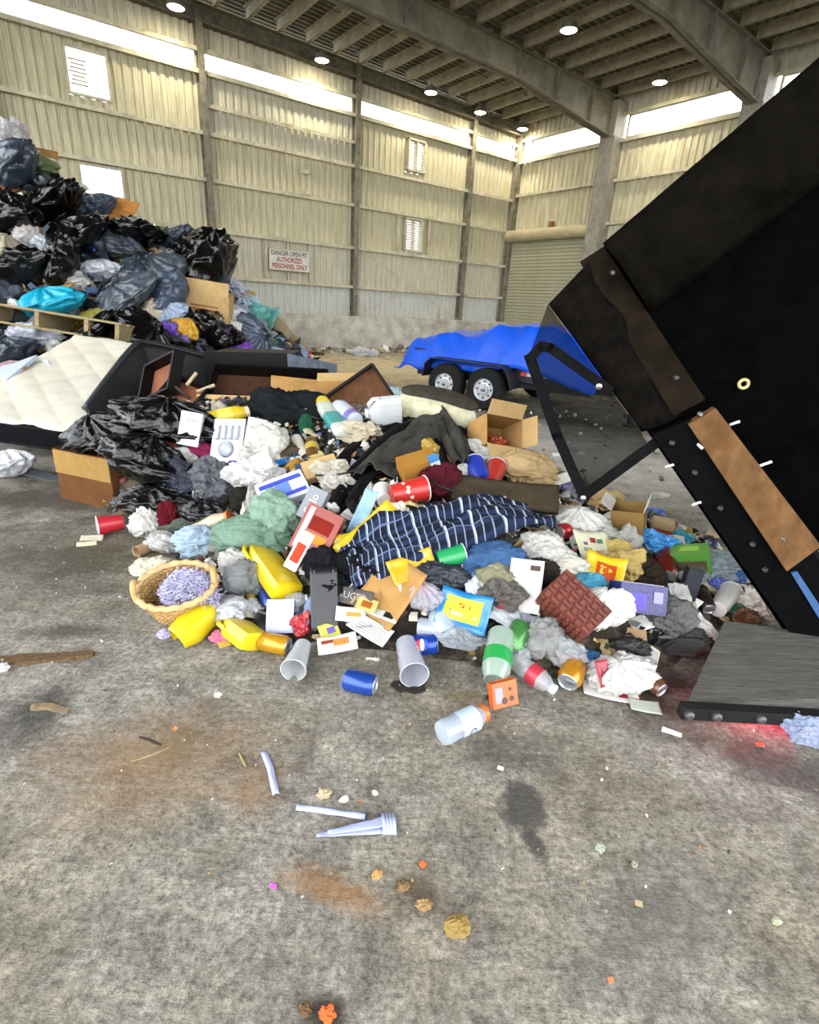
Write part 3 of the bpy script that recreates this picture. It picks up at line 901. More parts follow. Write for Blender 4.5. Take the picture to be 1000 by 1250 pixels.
# ------------------------------------------------------------------ shared shapes for rubbish
def ico(n):
    import bmesh
    bm = bmesh.new()
    bmesh.ops.create_icosphere(bm, subdivisions=n, radius=1)
    v = [q.co.copy() for q in bm.verts]; f = [tuple(x.index for x in q.verts) for q in bm.faces]
    bm.free()
    return v, f
def crumple_mesh(seed, amp=.35, freq=1.6, n=4, facet=True, sharp=1.0):
    v, f = ico(n)
    off = Vector((seed * 7.3, seed * 3.1, seed * 1.7))
    out = []
    for q in v:
        d = noise.noise(q * freq + off) * amp
        d += (abs(noise.noise(q * freq * 2.3 + off)) - .25) * -amp * 1.1 * sharp
        d += (abs(noise.noise(q * freq * 5 + off)) - .25) * -amp * .55 * sharp
        out.append(q * (1 + d))
    mb = MB(); mb.add(out, f)
    return mb.mesh('crumple', not facet)
def fold_mesh(seed):
    v, f = ico(5)
    o = Vector((seed * 3.7, seed * 1.9, seed * 5.3))
    out = []
    for q in v:
        wq = q + Vector((noise.noise(q * 1.3 + o), noise.noise(q * 1.3 - o), noise.noise(q * 1.3 + o * 2))) * .55
        d = .42 * noise.noise(q * 1.1 + o)
        d -= .42 * (abs(noise.noise(Vector((wq.x * 1.2, wq.y * 2.8, wq.z * 2.8)) + o)) ** .8 - .3)
        d -= .22 * (abs(noise.noise(wq * 4.6 + o)) ** .8 - .3)
        d -= .09 * (abs(noise.noise(wq * 10 + o)) - .3)
        out.append(q * max(.25, 1 + d))
    mb = MB(); mb.add(out, f)
    return mb.mesh('folds', True)
def bag_mesh(seed, neck=True):
    rr = random.Random(seed)
    nu, nv = 72, 44
    off = seed * 5.7
    ph = [rr.uniform(0, 6.28) for _ in range(6)]
    vs = []
    for j in range(nv + 1):
        v = j / nv
        if neck:
            if v < .82:
                q = v / .82
                r = math.sin(math.pi * min(1, q * .93 + .03)) ** .62 * .98; z = -.62 + 1.25 * q
                r = r * (1 - .15 * q)
            else:
                q = (v - .82) / .18
                r = .15 + .07 * q ** 1.2; z = .63 + .12 * q
        else:
            r = math.sin(math.pi * (v * .98 + .01)) ** .7; z = -.7 + 1.4 * v
        for i in range(nu):
            a = 2 * math.pi * i / nu
            c = Vector((math.cos(a), math.sin(a), z * 1.2))
            big = noise.noise(c * 1.1 + Vector((off, 0, 0))) * .3
            fold = (.03 + .09 * v ** 2) * (abs(math.sin(a * 7 + ph[0] + 2 * noise.noise(c * 1.5))) - .5) + (.02 + .06 * v) * math.sin(a * 13 + ph[1] + 3 * z)
            cr = -(abs(noise.noise(c * 2.6 + Vector((0, off, 0)))) - .2) * .34 - (abs(noise.noise(c * 6 + Vector((0, off, 3)))) - .2) * .15
            R_ = r * (1 + big + cr * (1 if r > .3 else .3)) + fold * min(1, r * 2)
            vs.append((R_ * c.x, R_ * c.y, z + .12 * noise.noise(c * 2.2 + Vector((5, off, 1))) * (1 if v > .05 else .2)))
    fs = []
    for j in range(nv):
        for i in range(nu):
            fs.append((j * nu + i, j * nu + (i + 1) % nu, (j + 1) * nu + (i + 1) % nu, (j + 1) * nu + i))
    fs.append(tuple(range(nu - 1, -1, -1))); fs.append(tuple(nv * nu + k for k in range(nu)))
    mb = MB(); mb.add(vs, fs)
    return mb.mesh('bag', True)
def sheet_var(seed, amp=.2, freq=1.3, ragged=.15, n=22, th=.02):
    def fn(u, v):
        x, y = u * 2 - 1, v * 2 - 1
        q = Vector((x * freq, y * freq, seed * 9.1))
        z = amp * noise.noise(q) - amp * .9 * (abs(noise.noise(q * 2.1)) - .2) - amp * .5 * (abs(noise.noise(q * 4.3)) - .2)
        e = 1 + ragged * noise.noise((x * 3, y * 3, seed))
        return (x * e, y * e, z)
    mb = MB(); mb.slab(fn, n, n, th)
    return mb.mesh('sheet', True)
CRUMP = [crumple_mesh(k + 1, .46, 1.5) for k in range(8)]
SOFT = [fold_mesh(k + 11) for k in range(8)]
BAGS = [bag_mesh(k + 1) for k in range(6)]
BAGS2 = [bag_mesh(k + 21, False) for k in range(4)]
SHEETS = [sheet_var(k + 1) for k in range(6)]
FLATS = [sheet_var(k + 11, .05, .9, .02, 10, .015) for k in range(4)]

def settle(px, py, lift_px, where='F'):
    """resting point and metres per photo pixel there, for a thing raised by lift_px"""
    P = hit(px, py, 0, where)
    for _ in range(2):
        P = hit(px, py, lift_px * scale_at(P), where)
    return P, scale_at(P)
def blob(name, label, cat, px, py, w, h, m, kind='soft', where='F', lift=.35, tilt=18, depth=.9, group=None, seed=None, roll=0, yaw=None):
    """a crumpled or bagged thing about w by h photo pixels large, lying on the surface"""
    rr = random.Random(hash((px, py, w)) & 0xffff if seed is None else seed)
    P, sc = settle(px, py, h * lift, where)
    W, H = w * sc, h * sc
    pool = {'soft': SOFT, 'crump': CRUMP, 'bag': BAGS, 'sack': BAGS2, 'sheet': SHEETS, 'flat': FLATS}[kind]
    me = pool[rr.randrange(len(pool))]
    yw = rr.uniform(-.5, .5) if yaw is None else R(yaw)
    if kind in ('sheet', 'flat'):
        s = (W / 2, W / 2 * depth, W / 2)
        rot = Euler((R(35) + R(rr.uniform(-tilt, tilt)), R(roll) + R(rr.uniform(-tilt, tilt)), yw))
        s = (W / 2, H / 2 * 1.2, max(W, H) / 2)
    else:
        s = (W / 2, (W + H) / 4 * depth, H / 2)
        rot = Euler((R(rr.uniform(-tilt, tilt)), R(roll) + R(rr.uniform(-tilt, tilt)), yw))
    return ob(name, me, m, None, P, rot, s, label, cat, group)
def axis_frame(a, b, r_px, where='F', lift=.7):
    r = r_px * settle((a[0] + b[0]) / 2, (a[1] + b[1]) / 2, r_px * lift, where)[1]
    A = hit(*a, r * lift, where); B = hit(*b, r * lift, where)
    return A, B, r
def roll_from(n_out):  # not used for round things
    return 0.0

# ---- parts-built makers; every one returns a thing whose z axis runs from a to b
def can(label, a, b, r_px, col, where='F', lift=.95, emblem=None, group='drinks cans', word=None, wordcol='#f2f2f0', roll=0.0, endcol='#c9cbd0'):
    A, B, r = axis_frame(a, b, r_px, where, lift)
    L = (B - A).length
    t = thing('drinks_can', label, 'can', A, quat_axis(B - A, roll), group)
    g = MB(); g.lathe([(r * .8, 0), (r, r * .25), (r, L - r * .35), (r * .82, L - r * .02)], 22, False, False)
    ob('body', g.mesh('body', 'auto'), mat(col, rough=.25, metal=.35, var=.12, spec=.6), t)
    for z, s in ((0.0, 1), (L, -1)):
        g = MB(); g.lathe([(r * .82, z), (r * .78, z - s * r * .05), (r * .7, z + s * r * .08), (0, z + s * r * .08)], 22, False, False)
        ob('end_lid', g.mesh('lid', 'auto'), metal(endcol, rough=.3, metal=.7), t)
    g = MB(); g.box((r * .2, 0, L - r * .04), (r * .7, r * .3, r * .06)); ob('pull_tab', g, metal('#b4b6ba'), t)
    if word:
        wrap_text(word, r * 1.0, r, L * .5, mat(wordcol, var=.05), t, roll, True)
    if emblem:
        for k, c in enumerate(emblem):
            g = MB()
            n = 14; vs = []
            for i in range(n + 1):
                f = i / n * 2 - 1; hh = math.sqrt(max(0, 1 - f * f))
                for e in (0, 1):
                    y0 = -hh + (2 * hh) * (k + e) / len(emblem)
                    an = f * .62
                    vs.append((r * 1.012 * math.cos(an), r * 1.012 * math.sin(an), L * .55 + y0 * r * .62))
            g.add(vs, [(2 * i, 2 * i + 2, 2 * i + 3, 2 * i + 1) for i in range(n)])
            ob('emblem', g, mat(c, var=.03), t)
    return t
def bottle(label, a, b, r_px, body, cap='#e8e8ea', band=None, where='F', lift=.9, neck=.3, group=None, word=None, wordcol='#222222', bands=(.3, .62), cat='bottle', sq=0.0, fy=1.0, roll=0.0, name='plastic_bottle', capw=.42):
    A, B, r = axis_frame(a, b, r_px, where, lift)
    L = (B - A).length
    t = thing(name, label, cat, A, quat_axis(B - A, roll), group)
    nz = L * (1 - neck)
    prof = [(r * .55, 0), (r * .9, L * .02), (r, L * .07), (r * .96, L * .25), (r, L * .45), (r, nz * .9), (r * .8, nz + (L - nz) * .2), (r * capw, L - (L - nz) * .3), (r * capw * .9, L * .96)]
    g = MB(); g.lathe(prof, 24, True, False, sq, 1, fy)
    ob('body', g.mesh('body', 'auto'), body, t)
    if cap:
        g = MB(); g.lathe([(r * capw * 1.12, L * .91), (r * capw * 1.15, L * .99), (r * capw, L * 1.0)], 16, True, True)
        ob('cap', g.mesh('cap', 'auto'), plastic(cap), t)
    if band:
        g = MB(); g.lathe([(r * 1.01, L * bands[0]), (r * 1.02, L * (bands[0] + bands[1]) / 2), (r * 1.01, L * bands[1])], 24, False, False, sq, 1, fy)
        o = ob('label_band', g.mesh('label', 'auto'), plastic(band, rough=.4), t)
        if word: wrap_text(word, L * (bands[1] - bands[0]) * .55, r * 1.015, L * (bands[0] + bands[1]) / 2, mat(wordcol), t, roll, False)
    return t
def jug(label, a, b, w_px, col, cap='#f0eee6', lab=None, where='F', lift=.7, depth=.6, roll=0.0, handle=True, group='yellow jugs', name='plastic_jug'):
    """flat-sided jug with a grip and an off-centre neck"""
    A, B, r = axis_frame(a, b, w_px / 2, where, lift)
    L = (B - A).length
    t = thing(name, label, 'jug', A, quat_axis(B - A, roll), group)
    m = plastic(col, rough=.3)
    g = MB()
    g.lathe([(r * .8, 0), (r * .97, L * .02), (r, L * .08), (r, L * .55), (r * .9, L * .68), (r * .5, L * .84), (r * .3, L * .9), (r * .28, L * .94)], 32, True, True, .55, 1, depth)
    ob('body', g.mesh('body', 'auto'), m, t)
    g = MB(); g.lathe([(r * .33, L * .92), (r * .34, L * 1.0), (r * .28, L * 1.01)], 16); ob('cap', g.mesh('cap', 'auto'), plastic(cap), t)
    if handle:
        g = MB(); g.tube([(r * .35, 0, L * .86), (r * .75, 0, L * .86), (r * 1.02, 0, L * .76), (r * 1.03, 0, L * .6), (r * .85, 0, L * .5)], r * .15, 8); ob('handle', g.mesh('handle', True), m, t)
    if lab:
        g = MB(); g.box((0, -r * depth * 1.03, L * .33), (r * 1.2, r * .06, L * .4)); o = ob('label_panel', g, paper(lab[0]), t)
        for k, c in enumerate(lab[1:]):
            g = MB(); g.box((0, -r * depth * 1.07, L * (.22 + .1 * k)), (r * .95, r * .04, L * .07)); ob('label_print', g, paper(c), o)
    return t
def cup(label, a, b, r_px, col, where='F', lift=.9, taper=.72, lip='#f2f0ee', inside=None, word=None, wordcol='#ffffff', group=None, name='drinking_cup', lid=None, clear=None, spots=None):
    """open cup: closed bottom at a, mouth at b"""
    A, B, r = axis_frame(a, b, r_px, where, lift)
    L = (B - A).length
    t = thing(name, label, 'cup', A, quat_axis(B - A), group)
    m = clear or plastic(col)
    g = MB(); g.lathe([(0, 0), (r * taper, 0), (r * (taper + 1) / 2, L * .5), (r, L), (r * .95, L), (r * (taper + 1) / 2 * .94, L * .5), (r * taper * .93, L * .03), (0, L * .03)], 24, False, False)
    ob('body', g.mesh('body', 'auto'), m, t)
    g = MB(); pts = [(r * 1.01 * math.cos(k * math.pi / 12), r * 1.01 * math.sin(k * math.pi / 12), L) for k in range(24)]; g.tube(pts, r * .05, 6, True); ob('lip', g.mesh('lip', True), clear or plastic(lip), t)
    if inside:
        g = MB(); g.lathe([(r * taper * .92, L * .04), (r * .94, L * .985)], 24, False, False); ob('lining', g.mesh('lining', True), plastic(inside), t)
    if spots:
        for k in range(10):
            an = k * 2.4; zz = L * (.2 + .6 * ((k * .37) % 1)); rr_ = r * (taper + (1 - taper) * zz / L) * 1.015
            g = MB(); g.lathe([(r * .16, 0), (0, r * .01)], 8); ob('print_spot', g, plastic(spots), t, (rr_ * math.cos(an), rr_ * math.sin(an), zz), quat_axis((math.cos(an), math.sin(an), 0)))
    if word: wrap_text(word, r * .8, r * (taper + 1) / 2 * 1.02, L * .5, mat(wordcol), t)
    return t
def tube_roll(label, a, b, r_px, col, where='F', lift=.85, name='cardboard_tube', cat='tube', hollow=True):
    A, B, r = axis_frame(a, b, r_px, where, lift)
    L = (B - A).length
    g = MB()
    if hollow: g.lathe([(r * .85, L * .02), (r, 0), (r, L), (r * .85, L * .98), (r * .85, L * .02)], 18, False, False)
    else: g.lathe([(r * .9, 0), (r, L * .05), (r, L * .95), (r * .9, L)], 18)
    return ob(name, g.mesh('tube', 'auto'), paper(col), None, A, quat_axis(B - A), None, label, cat)
def carton(name, label, px, py, size, rot, m, where='F', lift=.45, flaps=(), flap_m=None, inner=None, cat='box', open_top=True, prints=(), loc=None, group=None):
    """box of separate panels; size in photo pixels (w, d, h); rot in degrees; flaps: (side, angle)"""
    P, sc = settle(px, py, size[2] * lift, where)
    if loc is not None: P = Vector(loc); sc = scale_at(P)
    w, d, h = [q * sc for q in size]
    t = thing(name, label, cat, P, [R(q) for q in rot], group)
    th = max(.004, .012 * w)
    def pan(nm, c, dd, mm=None, par=t):
        g = MB(); g.box(c, dd); return ob(nm, g, mm or m, par)
    pan('bottom', (0, 0, -h / 2), (w, d, th))
    pan('side_panel', (0, -d / 2, 0), (w, th, h)); pan('side_panel', (0, d / 2, 0), (w, th, h))
    pan('end_panel', (-w / 2, 0, 0), (th, d, h)); pan('end_panel', (w / 2, 0, 0), (th, d, h))
    if not open_top: pan('top', (0, 0, h / 2), (w, d, th))
    if inner: pan('lining', (0, 0, -h / 2 + th * 2), (w * .95, d * .95, th), inner)
    for sd, ang in flaps:
        g = MB()
        if sd in 'fb':
            q = d * .5; g.box((0, q / 2, 0), (w * .98, q, th)); o = ob('flap', g, flap_m or m, t, (0, (-d / 2 if sd == 'f' else d / 2), h / 2), (R(ang) * (1 if sd == 'b' else 1), 0, 0 if sd == 'b' else math.pi))
        else:
            q = w * .45; g.box((q / 2, 0, 0), (q, d * .98, th)); o = ob('flap', g, flap_m or m, t, (w / 2 if sd == 'r' else -w / 2, 0, h / 2), (0, -R(ang), 0 if sd == 'r' else math.pi))
    for face, x, y, ww, hh, c in prints:
        g = MB()
        if face == 'f': g.box((x * w / 2, -d / 2 - th, y * h / 2), (ww * w, th * .6, hh * h))
        elif face == 't': g.box((x * w / 2, y * d / 2, h / 2 + th), (ww * w, hh * d, th * .6))
        elif face == 'r': g.box((w / 2 + th, x * d / 2, y * h / 2), (th * .6, ww * d, hh * h))
        elif face == 'l': g.box((-w / 2 - th, x * d / 2, y * h / 2), (th * .6, ww * d, hh * h))
        ob('print', g, c if not isinstance(c, str) else paper(c), t)
    return t
def flat(name, label, cat, px, py, w, h, m, rot=(0, 0, 0), where='F', lift=.02, bend=.1, group=None, prints=(), th=.003, seed=1, words=()):
    """sheet of paper or card, w by h photo pixels, slightly curled; prints: (x, y, w, h, colour) in units of the sheet"""
    P = hit(px, py, 0, where); sc = scale_at(P)
    W, H = w * sc, h * sc
    P = hit(px, py, lift, where)
    def fn(u, v):
        x, y = u - .5, v - .5
        return (x * W, y * H, bend * W * (2 * x * x + .6 * y * x + .35 * noise.noise((x * 3, y * 3, seed))))
    g = MB(); g.slab(fn, 10, 8, th)
    o = ob(name, g.mesh('sheet', True), m, None, P, [R(q) for q in rot], None, label, cat, group)
    for k, (x, y, ww, hh, c) in enumerate(prints):
        q = MB(); q.slab(lambda u, v: Vector(fn(.5 + x + (u - .5) * ww, .5 + y + (v - .5) * hh)) + Vector((0, 0, th * .8)), 6, 4, .0008)
        ob('print', q, paper(c), o)
    for tx, x, y, sz, c in words:
        me = text_mesh(tx, sz * H)
        for v in me.vertices:
            b = fn(.5 + x + v.co.x / W, .5 + y + v.co.y / H); v.co = (b[0], b[1], b[2] + th * .8 + .001)
        ob('lettering', me, paper(c), o)
    return o
def drape(name, label, cat, path, widths, m, lift=.03, fold=.04, freq=3.0, where='F', nu=60, nv=26, th=.008, seed=1, curl=.05, group=None, along=2.0):
    """cloth laid along a line of photo points, following the heap below it with folds"""
    pts = [hit(*p, 0, where) for p in path]
    ws = [w * scale_at(p) for w, p in zip(widths, pts)]
    H1 = heap1 if where == 'F' else mound1
    def sample(u):
        q = u * (len(pts) - 1); i = min(int(q), len(pts) - 2); f = q - i
        p0, p1, p2, p3 = pts[max(i - 1, 0)], pts[i], pts[i + 1], pts[min(i + 2, len(pts) - 1)]
        c = .5 * ((2 * p1) + (p2 - p0) * f + (2 * p0 - 5 * p1 + 4 * p2 - p3) * f * f + (3 * p1 - p0 - 3 * p2 + p3) * f ** 3)
        dr = (p2 - p0) * (1 - f) + (p3 - p1) * f
        return c, Vector((dr.x, dr.y, 0)).normalized(), ws[i] * (1 - f) + ws[i + 1] * f
    def fn(u, v):
        c, d, w = sample(u)
        s = Vector((-d.y, d.x, 0))
        y = (v - .5) * (1 + .12 * noise.noise((u * 4, v, seed)))
        q = c + s * y * w
        z = H1(q.x, q.y)
        k = Vector((u * along * freq * .35, v * freq, seed * 3.3))
        z += lift + fold * (noise.noise(k * 1.3) + .7 * (.3 - abs(noise.noise(k * 2.2)))) + fold * .5 * math.sin(v * freq * 4 + 3 * noise.noise(k))
        e = abs(2 * v - 1)
        z += lift * 1.5 * (1 - e * e) - curl * max(0, e - .75) * 4 * lift
        return (q.x, q.y, max(z, th))
    g = MB(); g.slab(fn, nu, nv, th)
    return ob(name, g.mesh('cloth', True), m, None, None, None, None, label, cat, group)
def board(name, label, cat, corners, th, m, off=0):
    """plate given by world corner points"""
    n = (Vector(corners[1]) - Vector(corners[0])).cross(Vector(corners[2]) - Vector(corners[0])).normalized()
    g = MB(); g.prism(corners, n * th)
    return ob(name, g, m, None, None, None, None, label, cat)

# ------------------------------------------------------------------ bodies of the two heaps and the loose litter in them
def litter_mat():
    m = bpy.data.materials.new('litter')
    m.use_nodes = True
    nt = m.node_tree
    p = nt.nodes['Principled BSDF']
    a = N(nt, 'ShaderNodeVertexColor', layer_name='tint')
    nz = N(nt, 'ShaderNodeTexNoise'); nz.inputs['Scale'].default_value = 30
    mx = N(nt, 'ShaderNodeMixRGB', blend_type='MULTIPLY'); mx.inputs[0].default_value = .5
    nt.links.new(a.outputs[0], mx.inputs[1]); nt.links.new(nz.outputs['Fac'], mx.inputs[2]); nt.links.new(mx.outputs[0], p.inputs['Base Color'])
    p.inputs['Roughness'].default_value = .55
    return m
LITTER = litter_mat()
PAL_F = ['#e9e6df'] * 6 + ['#d7cdb8'] * 5 + ['#bfa57e'] * 3 + ['#8a6a44'] * 2 + ['#1d1d1f'] * 5 + ['#3a3733'] * 4 + ['#5d5346'] * 3 + ['#4a64a0', '#7f9cc0', '#8f4038', '#a88a4a', '#55705a', '#8f9aa5', '#9a9a94', '#6e6a60']
PAL_M = ['#1a1b1e'] * 12 + ['#2e333b'] * 7 + ['#454c57'] * 4 + ['#d9d9d9'] * 3 + ['#b79a70'] * 3 + ['#7d8fa8'] * 2 + ['#6d5a9a', '#3f6fc0', '#c8a040', '#8c8c80', '#4a7a6a']
def heap_body(name, label, fn, x0, x1, y0, y1, st, m, amp):
    nx, ny = int((x1 - x0) / st), int((y1 - y0) / st)
    X, Y = np.meshgrid(np.linspace(x0, x1, nx + 1), np.linspace(y0, y1, ny + 1))
    Z = fn(X, Y)
    vs = []
    for x, y, z in zip(X.ravel(), Y.ravel(), Z.ravel()):
        if z > .002:
            q = Vector((x, y, 0))
            z += amp * (noise.noise(q * 5) + .6 * noise.noise(q * 11) - .6) * min(1, z / .1)
        else: z = -.05
        vs.append((x, y, z))
    w = nx + 1
    fs = [(j * w + i, j * w + i + 1, (j + 1) * w + i + 1, (j + 1) * w + i) for j in range(ny) for i in range(nx) if max(vs[j * w + i][2], vs[j * w + i + 1][2], vs[(j + 1) * w + i + 1][2], vs[(j + 1) * w + i][2]) > -.04]
    g = MB(); g.add(vs, fs)
    return ob(name, g.mesh('heap', True), m, None, None, None, None, label, 'waste', None, 'stuff')
heap_body('packed_waste', 'dark packed waste at the core of the tipped heap', heap_h, -3.1, 2.5, 1.6, 6.1, .04, mat('#2a251f', rough=.9, var=.6, scale=16, bump=.8, bscale=30, dirt='#8d7f68', dirt_amt=.6), .03)
heap_body('packed_waste', 'dark packed waste at the core of the tall mound', mound_h, -9.6, -1.4, 5.4, 12.5, .1, mat('#1c1d20', rough=.6, var=.6, scale=5, bump=.8, bscale=9, dirt='#5f5a52', dirt_amt=.5), .12)
def litter(name, label, fn, n_fl, n_bl, smin, smax, bounds, pal, seed, edge=.01, poly=None, lo=.01):
    rr = random.Random(seed)
    iv, iface = ico(1)
    V = []; F = []; Cc = []
    x0, x1, y0, y1 = bounds
    pts = []
    while len(pts) < n_fl + n_bl:
        xs = np.array([rr.uniform(x0, x1) for _ in range(2000)]); ys = np.array([rr.uniform(y0, y1) for _ in range(2000)])
        zs = fn(xs, ys)
        pts += [(x, y, z) for x, y, z in zip(xs, ys, zs) if z > lo]
    cols = [lin(c) for c in pal]
    for k in range(n_fl + n_bl):
        x, y, z = pts[k]
        s = rr.uniform(smin, smax) * (1 if rr.random() < .8 else 1.8)
        c = rr.choice(cols)
        m = Euler((rr.uniform(-.9, .9), rr.uniform(-.9, .9), rr.uniform(0, 6.3))).to_matrix()
        o = len(V)
        if k < n_fl:
            asp = rr.uniform(.3, 1); bend = rr.uniform(-.4, .4)
            loc = [(-1, -asp, bend), (0, -asp * rr.uniform(.7, 1.2), -bend * .4), (1, -asp, bend), (-1, asp, bend * rr.uniform(-1, 1)), (0, asp, -bend), (1, asp * rr.uniform(.5, 1), bend)]
            fc = [(0, 1, 4, 3), (1, 2, 5, 4)]
        else:
            asp = rr.uniform(.5, 1)
            loc = [q * (1 + .5 * noise.noise(q * 1.7 + Vector((k, 0, 0)))) for q in iv]
            loc = [(q.x, q.y * asp, q.z * .7) for q in loc]; fc = iface
        for q in loc:
            w = m @ (Vector(q) * s)
            V.append((x + w.x, y + w.y, max(.002, z + s * .35 + w.z))); Cc.append(c)
        F.extend([tuple(i + o for i in f) for f in fc])
    g = MB(); g.add(V, F); me = g.mesh('litter')
    ca = me.color_attributes.new('tint', 'FLOAT_COLOR', 'POINT')
    ca.data.foreach_set('color', np.array([(*c, 1) for c in Cc], np.float32).ravel())
    return ob(name, me, LITTER, None, None, None, None, label, 'litter', None, 'stuff')
litter('loose_litter', 'small torn scraps and crumbs strewn over the tipped heap', heap_h, 3600, 900, .008, .032, (-3, 2.5, 1.7, 5), PAL_F, 3)
litter('loose_litter', 'dark torn film and scraps over the tall mound', mound_h, 900, 700, .04, .13, (-8.5, -1.4, 5.6, 11), PAL_M, 5, lo=.1)
def near_wall(x, y):   # strip of scraps at the foot of the push wall
    d = (np.asarray(x) - CX) * UY * 1.0 - (np.asarray(y) - CY) * UX
    return np.where((d > .9) & (d < 2.4) & (np.random.RandomState(1).rand(*np.shape(x)) < 1), .02, 0)
litter('loose_litter', 'pale scraps lying along the foot of the push wall', near_wall, 160, 120, .02, .09, (-4.5, 3, 13, 21), ['#e8e8ea'] * 4 + ['#b7a98a'] * 4 + ['#6b5d48'] * 3 + ['#8fa7d0'], 9)
def floor_bits(x, y):
    return np.where(heap_h(x, y) < .005, .011, 0)
litter('floor_grit', 'tiny chips and crumbs scattered on the concrete floor', floor_bits, 420, 120, .0015, .0045, (-2.2, 2.0, .9, 3.4), ['#cfc8b8'] * 5 + ['#8d8472'] * 4 + ['#3a342a'] * 4 + ['#a8794a', '#d9d9d9', '#c86a2a'], 12)
litter('floor_grit', 'chips and paper crumbs on the floor between heap and trailer', floor_bits, 300, 120, .006, .03, (.4, 5, 4.5, 12), ['#d8d5cd'] * 5 + ['#8d8472'] * 3 + ['#45413a'] * 4, 13)

def film_scraps(name, label, fn, n, smin, smax, bounds, pal, seed, lo=.03):
    """crumpled film and paper too tangled to count"""
    rr = random.Random(seed)
    V = []; F = []; Cc = []
    x0, x1, y0, y1 = bounds
    cols = [lin(c) for c in pal]
    xs = np.array([rr.uniform(x0, x1) for _ in range(n * 8)]); ys = np.array([rr.uniform(y0, y1) for _ in range(n * 8)])
    pts = [(x, y, z) for x, y, z in zip(xs, ys, fn(xs, ys)) if z > lo][:n]
    k = 7
    for i, (x, y, z) in enumerate(pts):
        s = rr.uniform(smin, smax); asp = rr.uniform(.4, 1)
        m = Euler((rr.uniform(-.7, .7), rr.uniform(-.7, .7), rr.uniform(0, 6.3))).to_matrix()
        o = len(V); c = rr.choice(cols)
        for b in range(k):
            for a in range(k):
                u, v = a / (k - 1) * 2 - 1, b / (k - 1) * 2 - 1
                q = Vector((u * 1.3 + i * 3.1, v * 1.3, i * 1.7))
                h = .5 * noise.noise(q) - .7 * (abs(noise.noise(q * 2.1)) - .2)
                e = 1 + .35 * noise.noise((u * 2, v * 2, i))
                w = m @ (Vector((u * e, v * e * asp, h)) * s)
                V.append((x + w.x, y + w.y, max(.002, z + s * .3 + w.z))); Cc.append(c)
        F.extend([(o + b * k + a, o + b * k + a + 1, o + (b + 1) * k + a + 1, o + (b + 1) * k + a) for b in range(k - 1) for a in range(k - 1)])
    g = MB(); g.add(V, F); me = g.mesh('scraps', True)
    ca = me.color_attributes.new('tint', 'FLOAT_COLOR', 'POINT')
    ca.data.foreach_set('color', np.array([(*c, 1) for c in Cc], np.float32).ravel())
    return ob(name, me, LITTER, None, None, None, None, label, 'litter', None, 'stuff')
film_scraps('tangled_film', 'tangle of torn film and paper between the things of the tipped heap', heap_h, 520, .025, .075, (-2.4, 2.3, 1.75, 4.6), ['#d6d2c8'] * 7 + ['#c2b494'] * 4 + ['#a08a62'] * 2 + ['#17171a'] * 7 + ['#4a4640'] * 4 + ['#7f92b4', '#8a3a34', '#5d7a62', '#b59a3a', '#3a4a86'], 31)
film_scraps('tangled_film', 'tangle of torn film between the bags of the tall mound', mound_h, 260, .06, .2, (-8, -1.5, 5.8, 11), ['#c9cbd2'] * 5 + ['#15161a'] * 9 + ['#3c434e'] * 5 + ['#a88f68'] * 3 + ['#6f86b0', '#6d5a9a', '#b59a3a', '#4a7a6a'], 33, .2)

